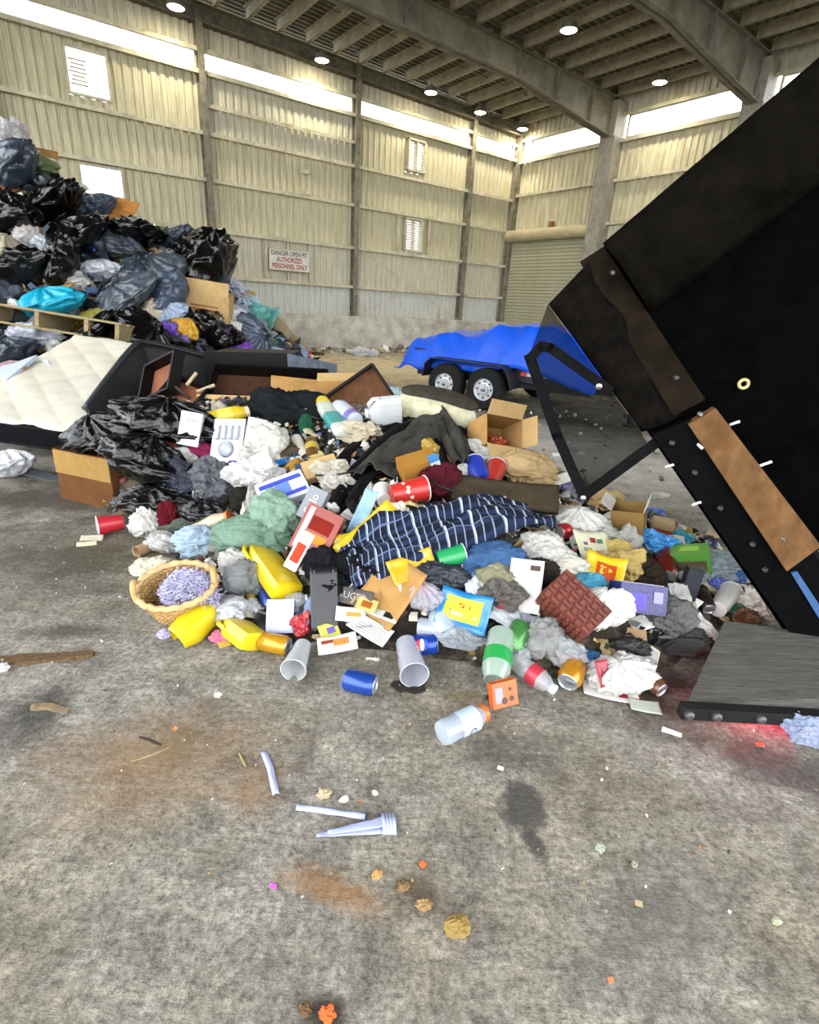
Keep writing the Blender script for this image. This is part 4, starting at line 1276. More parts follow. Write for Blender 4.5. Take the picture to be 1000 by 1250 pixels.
# ------------------------------------------------------------------ tall mound: bags, cartons, pallet
MB_ = [
    # px, py, w, h, material, kind, label
    (12, 205, 75, 60, BAGDIM, 'bag', 'charcoal bag at the very top of the tall mound'),
    (62, 252, 84, 46, BAGBLACK, 'bag', 'wide black bag below the grey torn sheet on the mound'),
    (15, 262, 60, 60, BAGBLACK, 'bag', 'black bag at left edge under the pale board'),
    (118, 252, 46, 34, BAGBLUE, 'sack', 'slate blue bag in front of the bright square window'),
    (88, 290, 96, 50, BAGBLACK, 'bag', 'broad glossy black bag in the middle of the mound'),
    (160, 288, 78, 44, BAGBLACK, 'bag', 'black bag on the skyline right of the orange flap'),
    (212, 298, 60, 40, BAGDIM, 'bag', 'dark bag on the skyline beside the biggest black bag'),
    (248, 322, 86, 80, BAGBLACK, 'bag', 'biggest glossy black bag standing out at right of the mound'),
    (195, 335, 64, 56, BAGGREY, 'bag', 'grey streaked bag left of the biggest black bag'),
    (140, 300, 60, 44, BAGGREY, 'sack', 'grey bag just behind the small blue wrapper'),
    (75, 325, 80, 44, BAGBLACK, 'bag', 'black bag between blue wrapper and turquoise bag'),
    (28, 330, 70, 50, BAGBLACK, 'bag', 'black bag beside the big beige sack'),
    (150, 362, 90, 44, BAGGREY, 'bag', 'long grey bag above the mustard bundle'),
    (205, 362, 60, 50, BAGBLUE, 'bag', 'slate bag above the pale blue bag'),
    (170, 335, 44, 50, BAGDIM, 'bag', 'dark bag below the yellow-green wrapper'),
    (178, 412, 78, 56, BAGBLACK, 'bag', 'black bag right of the pallet end'),
    (100, 428, 100, 44, BAGBLACK, 'bag', 'black bag squeezed under the pallet'),
    (14, 432, 66, 44, BAGDIM, 'bag', 'navy bag at the lower left edge below the pallet'),
    (255, 402, 50, 50, BAGBLACK, 'bag', 'black bag beside the orange-yellow bag'),
    (312, 412, 52, 42, BAGBLUE, 'bag', 'slate blue bag under the teal sheet'),
    (230, 432, 56, 30, BAGBLACK, 'sack', 'black bag low behind the black headboard'),
    (278, 410, 40, 30, BAGBLACK, 'bag', 'small black bag with white torn top in the mound foot'),
    (125, 330, 50, 34, film('#d3d6e2', .1), 'sack', 'lilac white bag in the middle of the mound'),
    (34, 286, 26, 42, film('#d8cfc8', .1), 'sack', 'narrow off-white bag at upper left of the mound'),
    (52, 302, 26, 26, film('#cfd6e6', .1), 'soft', 'bluish white twist of film on the mound'),
    (2, 312, 52, 66, fabric('#b5a98c'), 'sack', 'big beige sack at the left picture edge'),
    (62, 370, 76, 48, mat('#0d9ac0', rough=.4, var=.12, bump=.3, bscale=6), 'sack', 'turquoise bag lying on the wooden pallet'),
    (118, 386, 44, 22, fabric('#a9a04c'), 'sack', 'mustard bundle beside the turquoise bag'),
    (145, 392, 44, 20, fabric('#c7c283'), 'soft', 'pale yellow bundle at the pallet end'),
    (107, 302, 30, 15, plastic('#1d4fc0'), 'crump', 'small royal blue wrapper on the mound'),
    (158, 326, 30, 14, plastic('#b9c25a'), 'crump', 'yellow-green wrapper on the mound'),
    (68, 322, 16, 22, plastic('#d8e04a'), 'crump', 'lime yellow scrap on a pale bag'),
    (78, 332, 40, 22, film('#d5d8dc', .1), 'soft', 'pale torn bag with the lime scrap'),
    (208, 382, 42, 32, film('#9fb4d4', .1), 'sack', 'pale blue bag above the orange-yellow one'),
    (228, 402, 32, 38, mat('#d9952a', rough=.5, var=.2, bump=.5, bscale=14), 'sack', 'orange-yellow bag at the foot of the mound'),
    (207, 408, 18, 26, plastic('#5a35a8'), 'crump', 'violet wrapper left of the orange-yellow bag'),
    (262, 414, 42, 22, plastic('#5b36a0'), 'sheet', 'violet folded carton at the mound foot'),
    (291, 410, 26, 36, plastic('#7a4fb8'), 'sheet', 'violet ribbon of film under the teal sheet'),
    (284, 388, 30, 28, film('#e3e2e6', .05), 'soft', 'white bag beside the brown carton of the mound'),
    (302, 370, 30, 26, film('#b9d6ea', .1), 'sack', 'pale sky-blue bag near the end of the mound'),
    (312, 388, 52, 30, film('#5fb3a8', .15), 'sheet', 'teal plastic sheet at the end of the mound'),
    (282, 350, 36, 18, film('#c5c8e6', .1), 'crump', 'lilac film right of the biggest black bag'),
    (296, 357, 30, 14, CARDL, 'flat', 'tan cardboard flap sticking out of the mound'),
    (146, 256, 36, 26, mat('#c07a3c', rough=.8, var=.2), 'sheet', 'orange cardboard flap before the bright window'),
    (70, 226, 60, 22, film('#c9cdc4', .05), 'sheet', 'grey torn sheet near the top of the mound'),
    (38, 196, 56, 34, mat('#5d6a45', rough=.6, var=.2, bump=.4, bscale=8), 'sack', 'olive green bag near the mound top'),
    (52, 186, 30, 12, CARDB, 'flat', 'brown cardboard scrap behind the olive bag'),
    (10, 168, 26, 34, film('#d4cfd0', .1), 'crump', 'white shredded bag on the mound summit'),
    (24, 160, 14, 26, film('#c9bcc4', .1), 'crump', 'pinkish white rag on the mound summit'),
    (5, 232, 30, 20, fabric('#8c5a34'), 'soft', 'brown rag at left edge near the mound top'),
    (12, 248, 18, 16, plastic('#8c2632'), 'crump', 'dark red wrapper at left edge'),
    (46, 300, 14, 12, plastic('#e6e6ea'), 'crump', 'white crumpled cup on the upper mound'),
    (42, 412, 66, 42, film('#b9bdd0', .05), 'sack', 'grey white bag with red print under the pallet'),
    (40, 420, 22, 18, plastic('#c23a4a'), 'flat', 'red printed patch on the bag under the pallet'),
    (30, 378, 36, 16, film('#dfe0e8', .05), 'soft', 'white rag lying on the pallet'),
    (22, 402, 46, 24, film('#d5dae6', .05), 'sheet', 'white sheet hanging from the pallet edge'),
    (72, 425, 24, 30, film('#cfd2cc', .2), 'soft', 'clear film bag below the pallet'),
    (60, 352, 76, 16, CARDB, 'flat', 'brown cardboard strip behind the turquoise bag'),
    (90, 344, 44, 16, film('#d4d0c4', .05), 'soft', 'off-white film above the turquoise bag'),
    (214, 340, 14, 12, plastic('#3f7ac0'), 'crump', 'small blue scrap on the grey bags'),
    (190, 360, 10, 9, plastic('#2fa07a'), 'crump', 'small green scrap on the grey bags'),
    (206, 364, 10, 9, plastic('#d8542a'), 'crump', 'small orange-red cap on the mound'),
    (190, 378, 34, 24, film('#c9b89a', .05), 'soft', 'beige film left of the pale blue bag'),
    (12, 452, 70, 20, fabric('#c9a8ac'), 'soft', 'pinkish white clothes at the left edge behind the mattress'),
    (20, 440, 30, 10, fabric('#a83038'), 'soft', 'red cloth at the left edge behind the mattress'),
    (88, 442, 76, 26, film('#cfd4e0', .02), 'sheet', 'pale sheet behind the mattress'),
    (374, 434, 12, 12, plastic('#d8403c'), 'crump', 'small red ball of film at the end of the mound'),
]
for i, (px, py, w, h, m, kd, lb) in enumerate(MB_):
    nm, ct = ('rubbish_bag', 'bag') if kd in ('bag', 'sack') and 'bundle' not in lb else ('scrap', 'scrap')
    if 'sack' in lb: nm = 'sack'
    k = 1.18 if kd == 'bag' else 1.05
    blob(nm, lb, ct, px, py, w * k, h * k, m, kd, 'M', .3, 28, 1.0, 'bags on the tall mound' if ct == 'bag' else None, seed=i * 3 + 1, roll=rng.uniform(-50, 50) if kd == 'bag' else 0)
for a, b, r, c, lb in (((192, 322), (200, 302), 5, '#d9d9dc', 'short white tube upright on the mound'), ((232, 330), (256, 356), 7, '#c9c4bc', 'pale roll lying below the biggest black bag'),
                       ((330, 388), (352, 412), 8, '#9a8a6c', 'brown rolled rug upper length at the mound end'), ((345, 404), (372, 428), 7, '#a89678', 'brown rolled rug lower length at the mound end')):
    tube_roll(lb, a, b, r, c, 'M', 1.0, 'fabric_roll' if 'rug' in lb else 'pale_tube', 'roll', False)
t = carton('cardboard_box', 'brown printed carton low on the mound', 250, 374, (62, 30, 34), (8, 6, 8), CARDL, 'M', .4, (('f', 100),), open_top=False, prints=(('f', .1, .2, .5, .04, '#8a4a2a'), ('f', .1, -.05, .6, .04, '#8a4a2a')))
carton('plastic_crate', 'small black slatted crate on the mound', 118, 366, (56, 24, 12), (20, 18, -12), mat('#22252a', rough=.5), 'M', .6, cat='crate')
carton('white_carton', 'white carton by the orange-yellow bag', 282, 400, (22, 18, 20), (10, 15, 20), WHITEP, 'M', .5, open_top=False)
# pallet
def pallet():
    A, B, Cc = at_y(-25, 374, 6.75), at_y(148, 402, 6.75), None
    x = (B - A); L = x.length; x.normalize()
    P = (A + B) / 2
    t = thing('wooden_pallet', 'weathered wooden pallet sticking out of the mound', 'pallet', P, (R(-8), -math.asin(x.z) * 1.0, math.atan2(x.y, x.x)))
    wd = mat('#8c7a58', rough=.85, var=.3, scale=8, stretch=(1, 8, 8), dirt='#4f4230', dirt_amt=.6, spec=.15)
    for k in range(5):
        g = MB(); g.box((0, .06 + k * .2, .06), (L, .12, .025)); ob('slat', g, wd, t)
    for k in range(3):
        g = MB(); g.box((0, .06 + k * .4, -.14), (L, .11, .025)); ob('slat', g, wd, t)
    for k in (-.47, -.1, .25, .47):
        g = MB(); g.box((L * k, .46, -.04), (.05, .92, .17)); ob('stringer', g, wd, t)
    # it rests on the slope of the mound at its far side
pallet()
g = at_y
board('pale_board', 'pale board leaning at the upper left of the mound', 'board', [at_y(14, 238, 8.4), at_y(26, 234, 8.4), at_y(36, 262, 8.2), at_y(24, 264, 8.2)], .02, mat('#c9ccca'))
board('leaning_sheet', 'bluish white panel leaning beside the mattress', 'panel', [at_y(-25, 500, 4.75), at_y(12, 466, 4.95), at_y(48, 436, 5.4), at_y(-25, 462, 5.3)], .03, mat('#a9b7d0', rough=.6, var=.1))
board('leaning_sheet', 'narrow white panel edge behind the bluish panel', 'panel', [at_y(48, 437, 5.45), at_y(58, 440, 5.4), at_y(72, 466, 5.1), at_y(62, 464, 5.1)], .02, mat('#c3c9d2', rough=.6, var=.1))
board('timber_batten', 'wooden batten along the edge of the bluish panel', 'batten', [at_y(-20, 486, 4.7), at_y(32, 446, 5.2), at_y(34, 450, 5.2), at_y(-18, 492, 4.7)], .03, mat('#8b6f4c', var=.3))

# ------------------------------------------------------------------ furniture and mattress behind the heap
def mattress():
    # near right corner, near left corner, far right corner of the top face
    a, b, c = at_y(78, 547, 4.0), at_y(-70, 505, 4.35), at_y(158, 432, 5.75)
    ux = (a - b); uy = (c - a)
    W, L = ux.length, uy.length
    ux.normalize(); n = ux.cross(uy).normalized()
    uy.normalize()
    M = Matrix((( *ux, 0), (*uy, 0), (*n, 0), (0, 0, 0, 1))).transposed()
    M.translation = b
    t = thing('mattress', 'quilted white mattress with a black border lying at the left edge', 'mattress')
    t.matrix_world = M
    def fn(u, v):
        x, y = u * W, v * L
        p = 9.0
        q = abs(math.sin((x + y) * p)) * abs(math.sin((x - y) * p))
        e = min(1, min(u, 1 - u, v, 1 - v) / .03)
        return (x, y, (.012 * q ** .5 + .02 * e - .02 + .02 * noise.noise((x * 2, y * 2, 0))))
    g = MB(); g.slab(fn, 90, 110, .01); ob('quilted_top', g.mesh('quilt', True), mat('#d8d0ba', rough=.9, var=.12, scale=2, dirt='#c3b48c', dirt_amt=.5, spec=.1, bump=.2, bscale=60), t)
    g = MB(); g.box((W / 2, L / 2, -.11), (W - .01, L - .01, .2)); ob('border', g, fabric('#141416'), t)
    g = MB()
    for z in (-.02, -.2):
        g.tube([(0, 0, z), (W, 0, z), (W, L, z), (0, L, z)], .012, 6, True)
    ob('piping', g, fabric('#1c1c20'), t)
    g = MB(); g.box((W - .12, -.004, -.1), (.09, .006, .035)); ob('care_tag', g, paper('#c9c5c0'), t)
mattress()
def headboard():
    P = at_y(178, 470, 5.15)
    t = thing('black_headboard', 'black padded furniture shell with rounded corner behind the drawers', 'furniture')
    A = at_y(104, 500, 4.5); B = at_y(160, 428, 5.0); C2 = at_y(182, 420, 5.15); D2 = at_y(252, 436, 5.35)
    def fn(u, v):
        pts = [A, B, C2, D2]; q = u * 3; i = min(int(q), 2); f = q - i
        p0, p1, p2, p3 = pts[max(i - 1, 0)], pts[i], pts[i + 1], pts[min(i + 2, 3)]
        c = .5 * ((2 * p1) + (p2 - p0) * f + (2 * p0 - 5 * p1 + 4 * p2 - p3) * f * f + (3 * p1 - p0 - 3 * p2 + p3) * f ** 3)
        return (c.x + .25 * v, c.y - .12 * v, max(.03, c.z * (1 - v) + .1 * v))
    g = MB(); g.slab(fn, 40, 16, .07); ob('shell', g.mesh('shell', True), mat('#0a0b0d', rough=.55, var=.3, spec=.2, bump=.2), t)
    g = MB(); g.tube([Vector(fn(k / 30, 0)) for k in range(31)], .035, 10); ob('padded_rim', g.mesh('rim', True), mat('#17191e', rough=.45, var=.3, spec=.5), t)
headboard()
DARKW = mat('#0c0a09', rough=.5, var=.3, spec=.12)
def cabinet():
    A, B = at_y(249, 427, 5.0), at_y(350, 426, 5.0)
    w = (B - A).length; z1 = A.z
    t = thing('black_cabinet', 'black cabinet carcass with grey side standing behind the cartons', 'cabinet', ((A.x + B.x) / 2, 5.0, z1), (0, R(-1.5), R(2)))
    g = MB(); g.box((0, 0, -.16), (w, .03, .32)); ob('front_panel', g, DARKW, t)
    g = MB(); g.box((0, .35, -.04), (w, .7, .03)); ob('top_panel', g, DARKW, t)
    g = MB(); g.prism([(w / 2, 0, 0), (w / 2, 0, -.9), (w / 2 + .36, .75, -.9), (w / 2 + .36, .75, -.16)], (-.03, .01, 0)); ob('side_panel', g, mat('#5d6675', rough=.5, var=.3, dirt='#2a2d33'), t, label='scuffed grey side panel')
    g = MB(); g.box((0, .1, -.6), (w, .03, .6)); ob('lower_panel', g, DARKW, t)
cabinet()
def drawer(label, px, py, y, size, rot, inner, outer=DARKW, name='drawer'):
    P = at_y(px, py, y)
    w, d, h = size
    t = thing(name, label, 'drawer', P, [R(q) for q in rot])
    g = MB(); g.box((0, 0, 0), (w, d, .012)); ob('bottom', g, inner, t)
    for c, s in (((0, -d / 2, h / 2), (w, .02, h)), ((0, d / 2, h / 2), (w, .02, h)), ((-w / 2, 0, h / 2), (.02, d, h)), ((w / 2, 0, h / 2), (.02, d, h))):
        g = MB(); g.box(c, s); ob('side', g, outer, t)
    return t
BRN = mat('#7a4a34', rough=.7, var=.2, scale=5)
drawer('open drawer with rust brown bottom tilted against the black headboard', 203, 466, 4.55, (.42, .34, .1), (58, -22, -28), BRN)
drawer('second brown drawer lying lower in front of the first', 226, 486, 4.4, (.34, .26, .08), (42, 14, -20), BRN)
drawer('shallow brown tray with black rim in front of the black cabinet', 330, 478, 4.6, (.95, .34, .12), (38, 0, 2), mat('#3a2418', rough=.7, var=.3))
drawer('framed brown panel tilted up behind the detergent bottles', 437, 487, 4.35, (.5, .3, .07), (70, -36, 12), mat('#5a3a24', rough=.7, var=.25), name='framed_panel')
for a, b, lb in (((213, 472), (236, 490), 'short dark stick across the drawers'), ((240, 478), (262, 470), 'pale stick end by the drawers'), ((228, 470), (240, 455), 'beige wedge on the drawer corner')):
    A, B = at_y(*a, 4.35), at_y(*b, 4.4)
    g = MB(); g.tube([A, B], .014, 6); ob('wood_stick', g, mat('#3a2c20' if 'dark' in lb else '#b09a78'), None, None, None, None, lb, 'stick')
board('cardboard_sheet', 'light cardboard strip along the shallow tray', 'cardboard', [at_y(240, 481, 4.36), at_y(330, 484, 4.32), at_y(330, 491, 4.3), at_y(240, 487, 4.34)], .006, CARDL)
board('cardboard_sheet', 'cardboard flap leaning right of the shallow tray', 'cardboard', [at_y(331, 458, 4.5), at_y(390, 464, 4.5), at_y(388, 490, 4.25), at_y(330, 488, 4.25)], .006, CARDB)
carton('cardboard_box', 'small cardboard box behind the black jacket', 414, 478, (50, 34, 34), (6, -3, 6), CARDB, loc=at_y(414, 478, 4.5), flaps=(('f', 160),), flap_m=CARDL)
# box that holds black bags at the left
P = at_y(124, 590, 3.5)
t = carton('cardboard_box', 'large cardboard box full of black bags at the left of the heap', 118, 585, (86, 70, 66), (0, 0, -20), card('#5a3a22'), loc=(P.x, P.y + .12, .17), prints=(('f', 0, .55, 1.0, .42, card('#96733f')),))  # shade painted into the dark brown; the tan upper band stays plain card

# ------------------------------------------------------------------ things of the tipped heap
BL = [
    # name, category, px, py, w, h, material, kind, label
    ('rubbish_bag', 'bag', 122, 527, 92, 62, BAGBLACK, 'sack', 'black bag bulging from the large cardboard box'),
    ('rubbish_bag', 'bag', 205, 512, 125, 72, BAGBLACK, 'sack', 'big black bag beneath the white bin roll'),
    ('rubbish_bag', 'bag', 178, 560, 100, 80, BAGBLACK, 'sack', 'black bag sagging beside the large cardboard box'),
    ('rubbish_bag', 'bag', 216, 582, 64, 52, mat('#1a2030', rough=.25, var=.5, scale=30, spec=.7, bump=.9, bscale=14), 'crump', 'speckled navy black bag in the left of the heap'),
    ('rubbish_bag', 'bag', 262, 590, 52, 50, film('#4a4c52', .1), 'crump', 'smoky grey bag below the clear tray'),
    ('rubbish_bag', 'bag', 190, 610, 90, 50, BAGBLACK, 'sack', 'black bag low at the heap edge behind the pale rags'),
    ('rubbish_bag', 'bag', 250, 625, 70, 44, BAGBLACK, 'sack', 'black bag above the orange-capped tube'),
    ('white_bag', 'bag', 12, 566, 74, 44, film('#d7d8e2', .02), 'sack', 'white bag on the floor at the left edge'),
    ('flat_sheet', 'sheet', 56, 582, 50, 10, mat('#33363c'), 'flat', 'dark flat sheet on the floor by the mattress corner'),
    ('dark_jacket', 'jacket', 350, 512, 100, 72, fabric('#1d1f20'), 'soft', 'crumpled black jacket at the top of the heap'),
    ('green_rag', 'cloth', 374, 520, 16, 26, fabric('#22523c'), 'soft', 'dark green rag on the black jacket'),
    ('white_scrap', 'scrap', 336, 510, 18, 16, WHITEP, 'sheet', 'white scrap caught on the black jacket'),
    ('magenta_rag', 'cloth', 242, 546, 42, 18, fabric('#8e2a50'), 'soft', 'magenta rag left of the clear tray'),
    ('white_napkin', 'napkin', 228, 556, 36, 18, WHITEP, 'crump', 'white napkin under the magenta rag'),
    ('white_film', 'plastic', 316, 582, 66, 48, film('#e6e4dc', .15), 'crump', 'torn white plastic bag in the left middle of the heap'),
    ('white_film', 'plastic', 328, 545, 46, 50, film('#ddd8c8', .1), 'soft', 'cream plastic bag right of the clear tray'),
    ('white_film', 'plastic', 312, 612, 26, 60, film('#e4dfd2', .1), 'sheet', 'long strand of cream plastic above the green clothes'),
    ('white_napkin', 'napkin', 256, 600, 34, 28, WHITEP, 'crump', 'torn white paper on the smoky grey bag'),
    ('purple_wrapper', 'wrapper', 292, 578, 26, 26, plastic('#4a3a9a'), 'crump', 'purple wrapper below the clear tray'),
    ('green_clothes', 'clothes', 310, 655, 80, 42, fabric('#71907a'), 'soft', 'faded green clothes above the wicker basket'),
    ('green_clothes', 'clothes', 338, 630, 52, 60, fabric('#86a890'), 'soft', 'lighter green cloth below the paper pack'),
    ('food_scraps', 'food', 438, 528, 50, 24, mat('#cfc09a', var=.35, scale=20, bump=.6), 'crump', 'crumbly yellowish food scraps beside the black coat'),
    ('food_scraps', 'food', 404, 575, 44, 26, mat('#cfc4a6', var=.3, scale=20, bump=.6), 'crump', 'cream crumpled scraps left of the black coat'),
    ('white_film', 'plastic', 412, 590, 44, 26, film('#d9d2bf', .1), 'crump', 'beige film at the left edge of the black coat'),
    ('white_rag', 'cloth', 180, 638, 36, 36, film('#d2cec6', .05), 'soft', 'white rag with red dot at the left toe of the heap'),
    ('maroon_rag', 'cloth', 207, 630, 24, 38, fabric('#5a1820'), 'soft', 'dark red cloth at the left toe of the heap'),
    ('pale_rag', 'cloth', 205, 664, 46, 24, film('#ddd9d2', .05), 'soft', 'off-white rag behind the wicker basket'),
    ('nappy', 'nappy', 246, 662, 58, 36, film('#a9c6e6', .05), 'soft', 'pale blue bundle just behind the wicker basket'),
    ('dark_rags', 'cloth', 232, 642, 60, 18, fabric('#5b6054'), 'crump', 'greenish grey rags behind the pale blue bundle'),
    ('pale_rag', 'cloth', 288, 690, 34, 40, film('#dcd8cf', .05), 'soft', 'white folded rag right of the wicker basket'),
    ('pale_rag', 'cloth', 190, 693, 60, 26, film('#d9cfae', .03), 'soft', 'cream rag left behind the wicker basket'),
    ('pale_film', 'plastic', 275, 745, 70, 26, film('#e2e2ea', .1), 'soft', 'white film under the spilled lilac shreds'),
    ('grey_film', 'plastic', 300, 708, 42, 42, film('#8c8f90', .35), 'soft', 'smoky clear plastic beside the yellow jug'),
    ('black_rags', 'clothes', 412, 714, 40, 28, fabric('#17181a'), 'soft', 'black clothes above the spread magazines'),
    ('black_rags', 'clothes', 395, 690, 40, 50, fabric('#1b1b1e'), 'soft', 'black cloth under the red printed box'),
    ('cream_scrap', 'scrap', 488, 632, 26, 34, paper('#e0d4b8'), 'crump', 'cream crumpled paper above the plaid shirt'),
    ('yellow_film', 'plastic', 502, 620, 22, 12, plastic('#d9cf7a'), 'soft', 'pale yellow lid above the plaid shirt'),
    ('maroon_cloth', 'cloth', 538, 588, 46, 44, fabric('#4a1a22'), 'soft', 'maroon cloth in the middle of the heap'),
    ('blue_cloth', 'cloth', 600, 684, 74, 36, fabric('#3c5a86'), 'soft', 'blue cloth under the plaid shirt'),
    ('mustard_pouch', 'pouch', 523, 548, 26, 22, plastic('#a8842c'), 'soft', 'mustard pouch above the small brown carton'),
    ('paper_bag', 'bag', 645, 575, 62, 40, paper('#b89668'), 'soft', 'brown crumpled paper bag behind the dark cushion'),
    ('paper_bag', 'bag', 615, 560, 40, 24, paper('#c9ab7c'), 'crump', 'light brown paper below the open carton'),
    ('white_film', 'plastic', 585, 552, 44, 24, film('#e6e2d8', .1), 'crump', 'white film left of the open carton'),
    ('red_wrapper', 'wrapper', 606, 546, 24, 24, plastic('#b5401c'), 'crump', 'orange red wrapper inside the open carton'),
    ('dark_blob', 'scrap', 598, 556, 26, 20, mat('#1c1a1c'), 'soft', 'black plastic spilling from the open carton'),
    ('white_scrap', 'scrap', 560, 575, 24, 16, WHITEP, 'crump', 'white crumpled paper left of the blue cup'),
    ('olive_film', 'plastic', 606, 706, 44, 36, film('#8d8a66', .2), 'soft', 'olive plastic bag below the blue cloth'),
    ('brown_paper', 'paper', 608, 690, 42, 26, mat('#6b2f22', rough=.5), 'crump', 'red-brown wrapper below the plaid shirt'),
    ('white_scrap', 'scrap', 578, 706, 22, 36, paper('#d4d6e0'), 'sheet', 'white folded paper above the crisp packet'),
    ('clear_film', 'plastic', 518, 728, 44, 50, film('#c9c4cc', .5, bump=.2), 'sack', 'clear film bag holding bottles beside the crisp packet'),
    ('clear_film', 'plastic', 560, 775, 54, 22, film('#c2cddc', .5), 'crump', 'clear film under the crisp packet'),
    ('pink_wrapper', 'wrapper', 521, 712, 24, 22, plastic('#d85a78'), 'crump', 'pink white wrapper in the clear film bag'),
    ('violet_wrapper', 'wrapper', 530, 728, 20, 18, plastic('#8d6ac8'), 'crump', 'violet wrapper in the clear film bag'),
    ('dark_mesh', 'scrap', 545, 702, 60, 30, mat('#20242c', rough=.5), 'soft', 'dark netting under the green cup'),
    ('clear_film', 'plastic', 665, 778, 44, 44, film('#9a9a96', .35), 'soft', 'smoky clear plastic left of the red basket box'),
    ('clear_film', 'plastic', 630, 755, 60, 28, film('#cdd3e0', .3), 'sheet', 'clear folded plastic right of the crisp packet'),
    ('red_scrap', 'scrap', 618, 735, 26, 26, mat('#7a1c20', rough=.4), 'crump', 'dark red wrapper right of the crisp packet'),
    ('dark_bag', 'bag', 612, 725, 50, 40, film('#55504c', .2), 'crump', 'grey brown bag beside the white folded flap'),
    ('clear_film', 'plastic', 690, 795, 50, 30, film('#bfc3c4', .35), 'crump', 'clear film under the red basket box'),
    ('blue_rag', 'cloth', 706, 800, 40, 14, fabric('#2a4f78'), 'soft', 'dark blue rag under the red basket box'),
    ('white_bag', 'bag', 706, 636, 58, 48, film('#e2e0d4', .15), 'sack', 'white carrier bag on the right ridge of the heap'),
    ('white_bag', 'bag', 735, 650, 36, 26, film('#dcd8c6', .15), 'soft', 'cream film on the right ridge'),
    ('beige_bag', 'bag', 740, 612, 44, 24, paper('#c2a06a'), 'crump', 'tan crumpled bag at the right skyline of the heap'),
    ('white_wrapper', 'wrapper', 757, 622, 50, 14, film('#dedbd2', .05), 'sheet', 'white wrapper leaning on the open brown box'),
    ('purple_film', 'plastic', 690, 592, 30, 22, film('#8a86c8', .2), 'crump', 'lilac film behind the strap'),
    ('white_film', 'plastic', 668, 672, 60, 40, film('#cfcdc4', .2), 'soft', 'grey white plastic right of the plaid shirt'),
    ('cream_film', 'plastic', 690, 690, 60, 30, film('#d8d2bb', .1), 'soft', 'cream plastic above the red basket box'),
    ('tan_glove', 'glove', 768, 690, 44, 36, paper('#a4894f'), 'crump', 'tan crumpled paper right of the yellow sachet'),
    ('tan_glove', 'glove', 752, 672, 34, 24, paper('#b79a54'), 'crump', 'yellowish crumpled paper above the yellow sachet'),
    ('clear_film', 'plastic', 766, 660, 26, 34, film('#d6d2c4', .3), 'crump', 'clear wrapper right of the colour-block card'),
    ('white_pillow', 'pillow', 738, 742, 74, 66, fabric('#dcd9d0', bump=.25), 'sack', 'white stuffed bag right of the red basket box'),
    ('teal_film', 'plastic', 722, 712, 40, 26, film('#3f9fc8', .1), 'soft', 'sky blue film on the white stuffed bag'),
    ('dark_bag', 'bag', 818, 752, 52, 52, film('#4a4a48', .15), 'soft', 'dark grey film bag at the right of the heap'),
    ('white_film', 'plastic', 845, 762, 40, 56, film('#d8d8d2', .05), 'sheet', 'torn white bag at the right of the heap'),
    ('white_film', 'plastic', 792, 757, 50, 18, WHITEP, 'flat', 'white wedge of paper below the purple pack'),
    ('dark_bag', 'bag', 835, 785, 60, 26, mat('#1f1e1d', rough=.4, bump=.5), 'soft', 'black film at the right toe of the heap'),
    ('blue_wrapper', 'wrapper', 806, 664, 46, 26, plastic('#2f7fd0'), 'crump', 'bright blue wrapper left of the green carton'),
    ('blue_wrapper', 'wrapper', 833, 656, 28, 14, plastic('#3aa8d8'), 'crump', 'cyan wrapper behind the green carton'),
    ('blue_scrap', 'scrap', 800, 626, 22, 12, plastic('#3f5fc8'), 'crump', 'blue scrap at the right skyline'),
    ('clear_film', 'plastic', 870, 692, 66, 36, film('#b7cfd8', .2), 'crump', 'pale blue clear film near the black post'),
    ('blue_wrapper', 'wrapper', 898, 700, 36, 20, plastic('#3f74c8'), 'crump', 'blue wrapper next to the black post'),
    ('blue_wrapper', 'wrapper', 876, 712, 22, 16, plastic('#5560c0'), 'crump', 'violet blue wrapper above the white paper cup'),
    ('pink_scrap', 'scrap', 888, 688, 20, 16, film('#d8a8c0', .1), 'crump', 'pink white film near the black post'),
    ('grey_film', 'plastic', 850, 700, 26, 26, film('#9fb39a', .2), 'crump', 'greenish film below the green carton'),
    ('paper_scrap', 'paper', 926, 738, 42, 38, paper('#d6cbb8'), 'crump', 'crumpled cream paper against the black post'),
    ('brown_scrap', 'scrap', 912, 752, 40, 18, mat('#5d3a24'), 'crump', 'brown wrapper under the cream paper by the post'),
    ('dark_scrap', 'scrap', 905, 728, 26, 22, mat('#1d1a1a'), 'soft', 'black rag beside the cream paper by the post'),
    ('amber_wrapper', 'wrapper', 690, 806, 30, 14, plastic('#b5651c'), 'crump', 'amber wrapper behind the orange can'),
    ('white_bag', 'bag', 757, 822, 76, 60, film('#d5cfc8', .1), 'sack', 'white carrier bag with red print at the right toe'),
    ('dark_scrap', 'scrap', 770, 790, 40, 20, mat('#1a1817'), 'soft', 'black scrap above the white carrier bag'),
    ('clear_bag', 'plastic', 985, 893, 44, 34, film('#a9bff0', .3), 'crump', 'crumpled clear bag on the floor under the tail plate'),
    ('red_can_wrap', 'wrapper', 368, 762, 22, 26, plastic('#a8242c'), 'crump', 'crushed red can beside the pale blue card'),
    ('pink_wrapper', 'wrapper', 268, 778, 20, 16, plastic('#d0607a'), 'crump', 'pink wrapper between the two yellow scoops'),
    ('gold_wrapper', 'wrapper', 274, 784, 14, 10, plastic('#c8963a'), 'flat', 'gold card scrap between the two yellow scoops'),
    ('white_film', 'plastic', 310, 562, 40, 26, film('#e2dfd6', .1), 'crump', 'white film below the cream tray'),
    ('dark_rag', 'cloth', 300, 612, 34, 34, fabric('#26241f'), 'soft', 'dark rag behind the cream strand'),
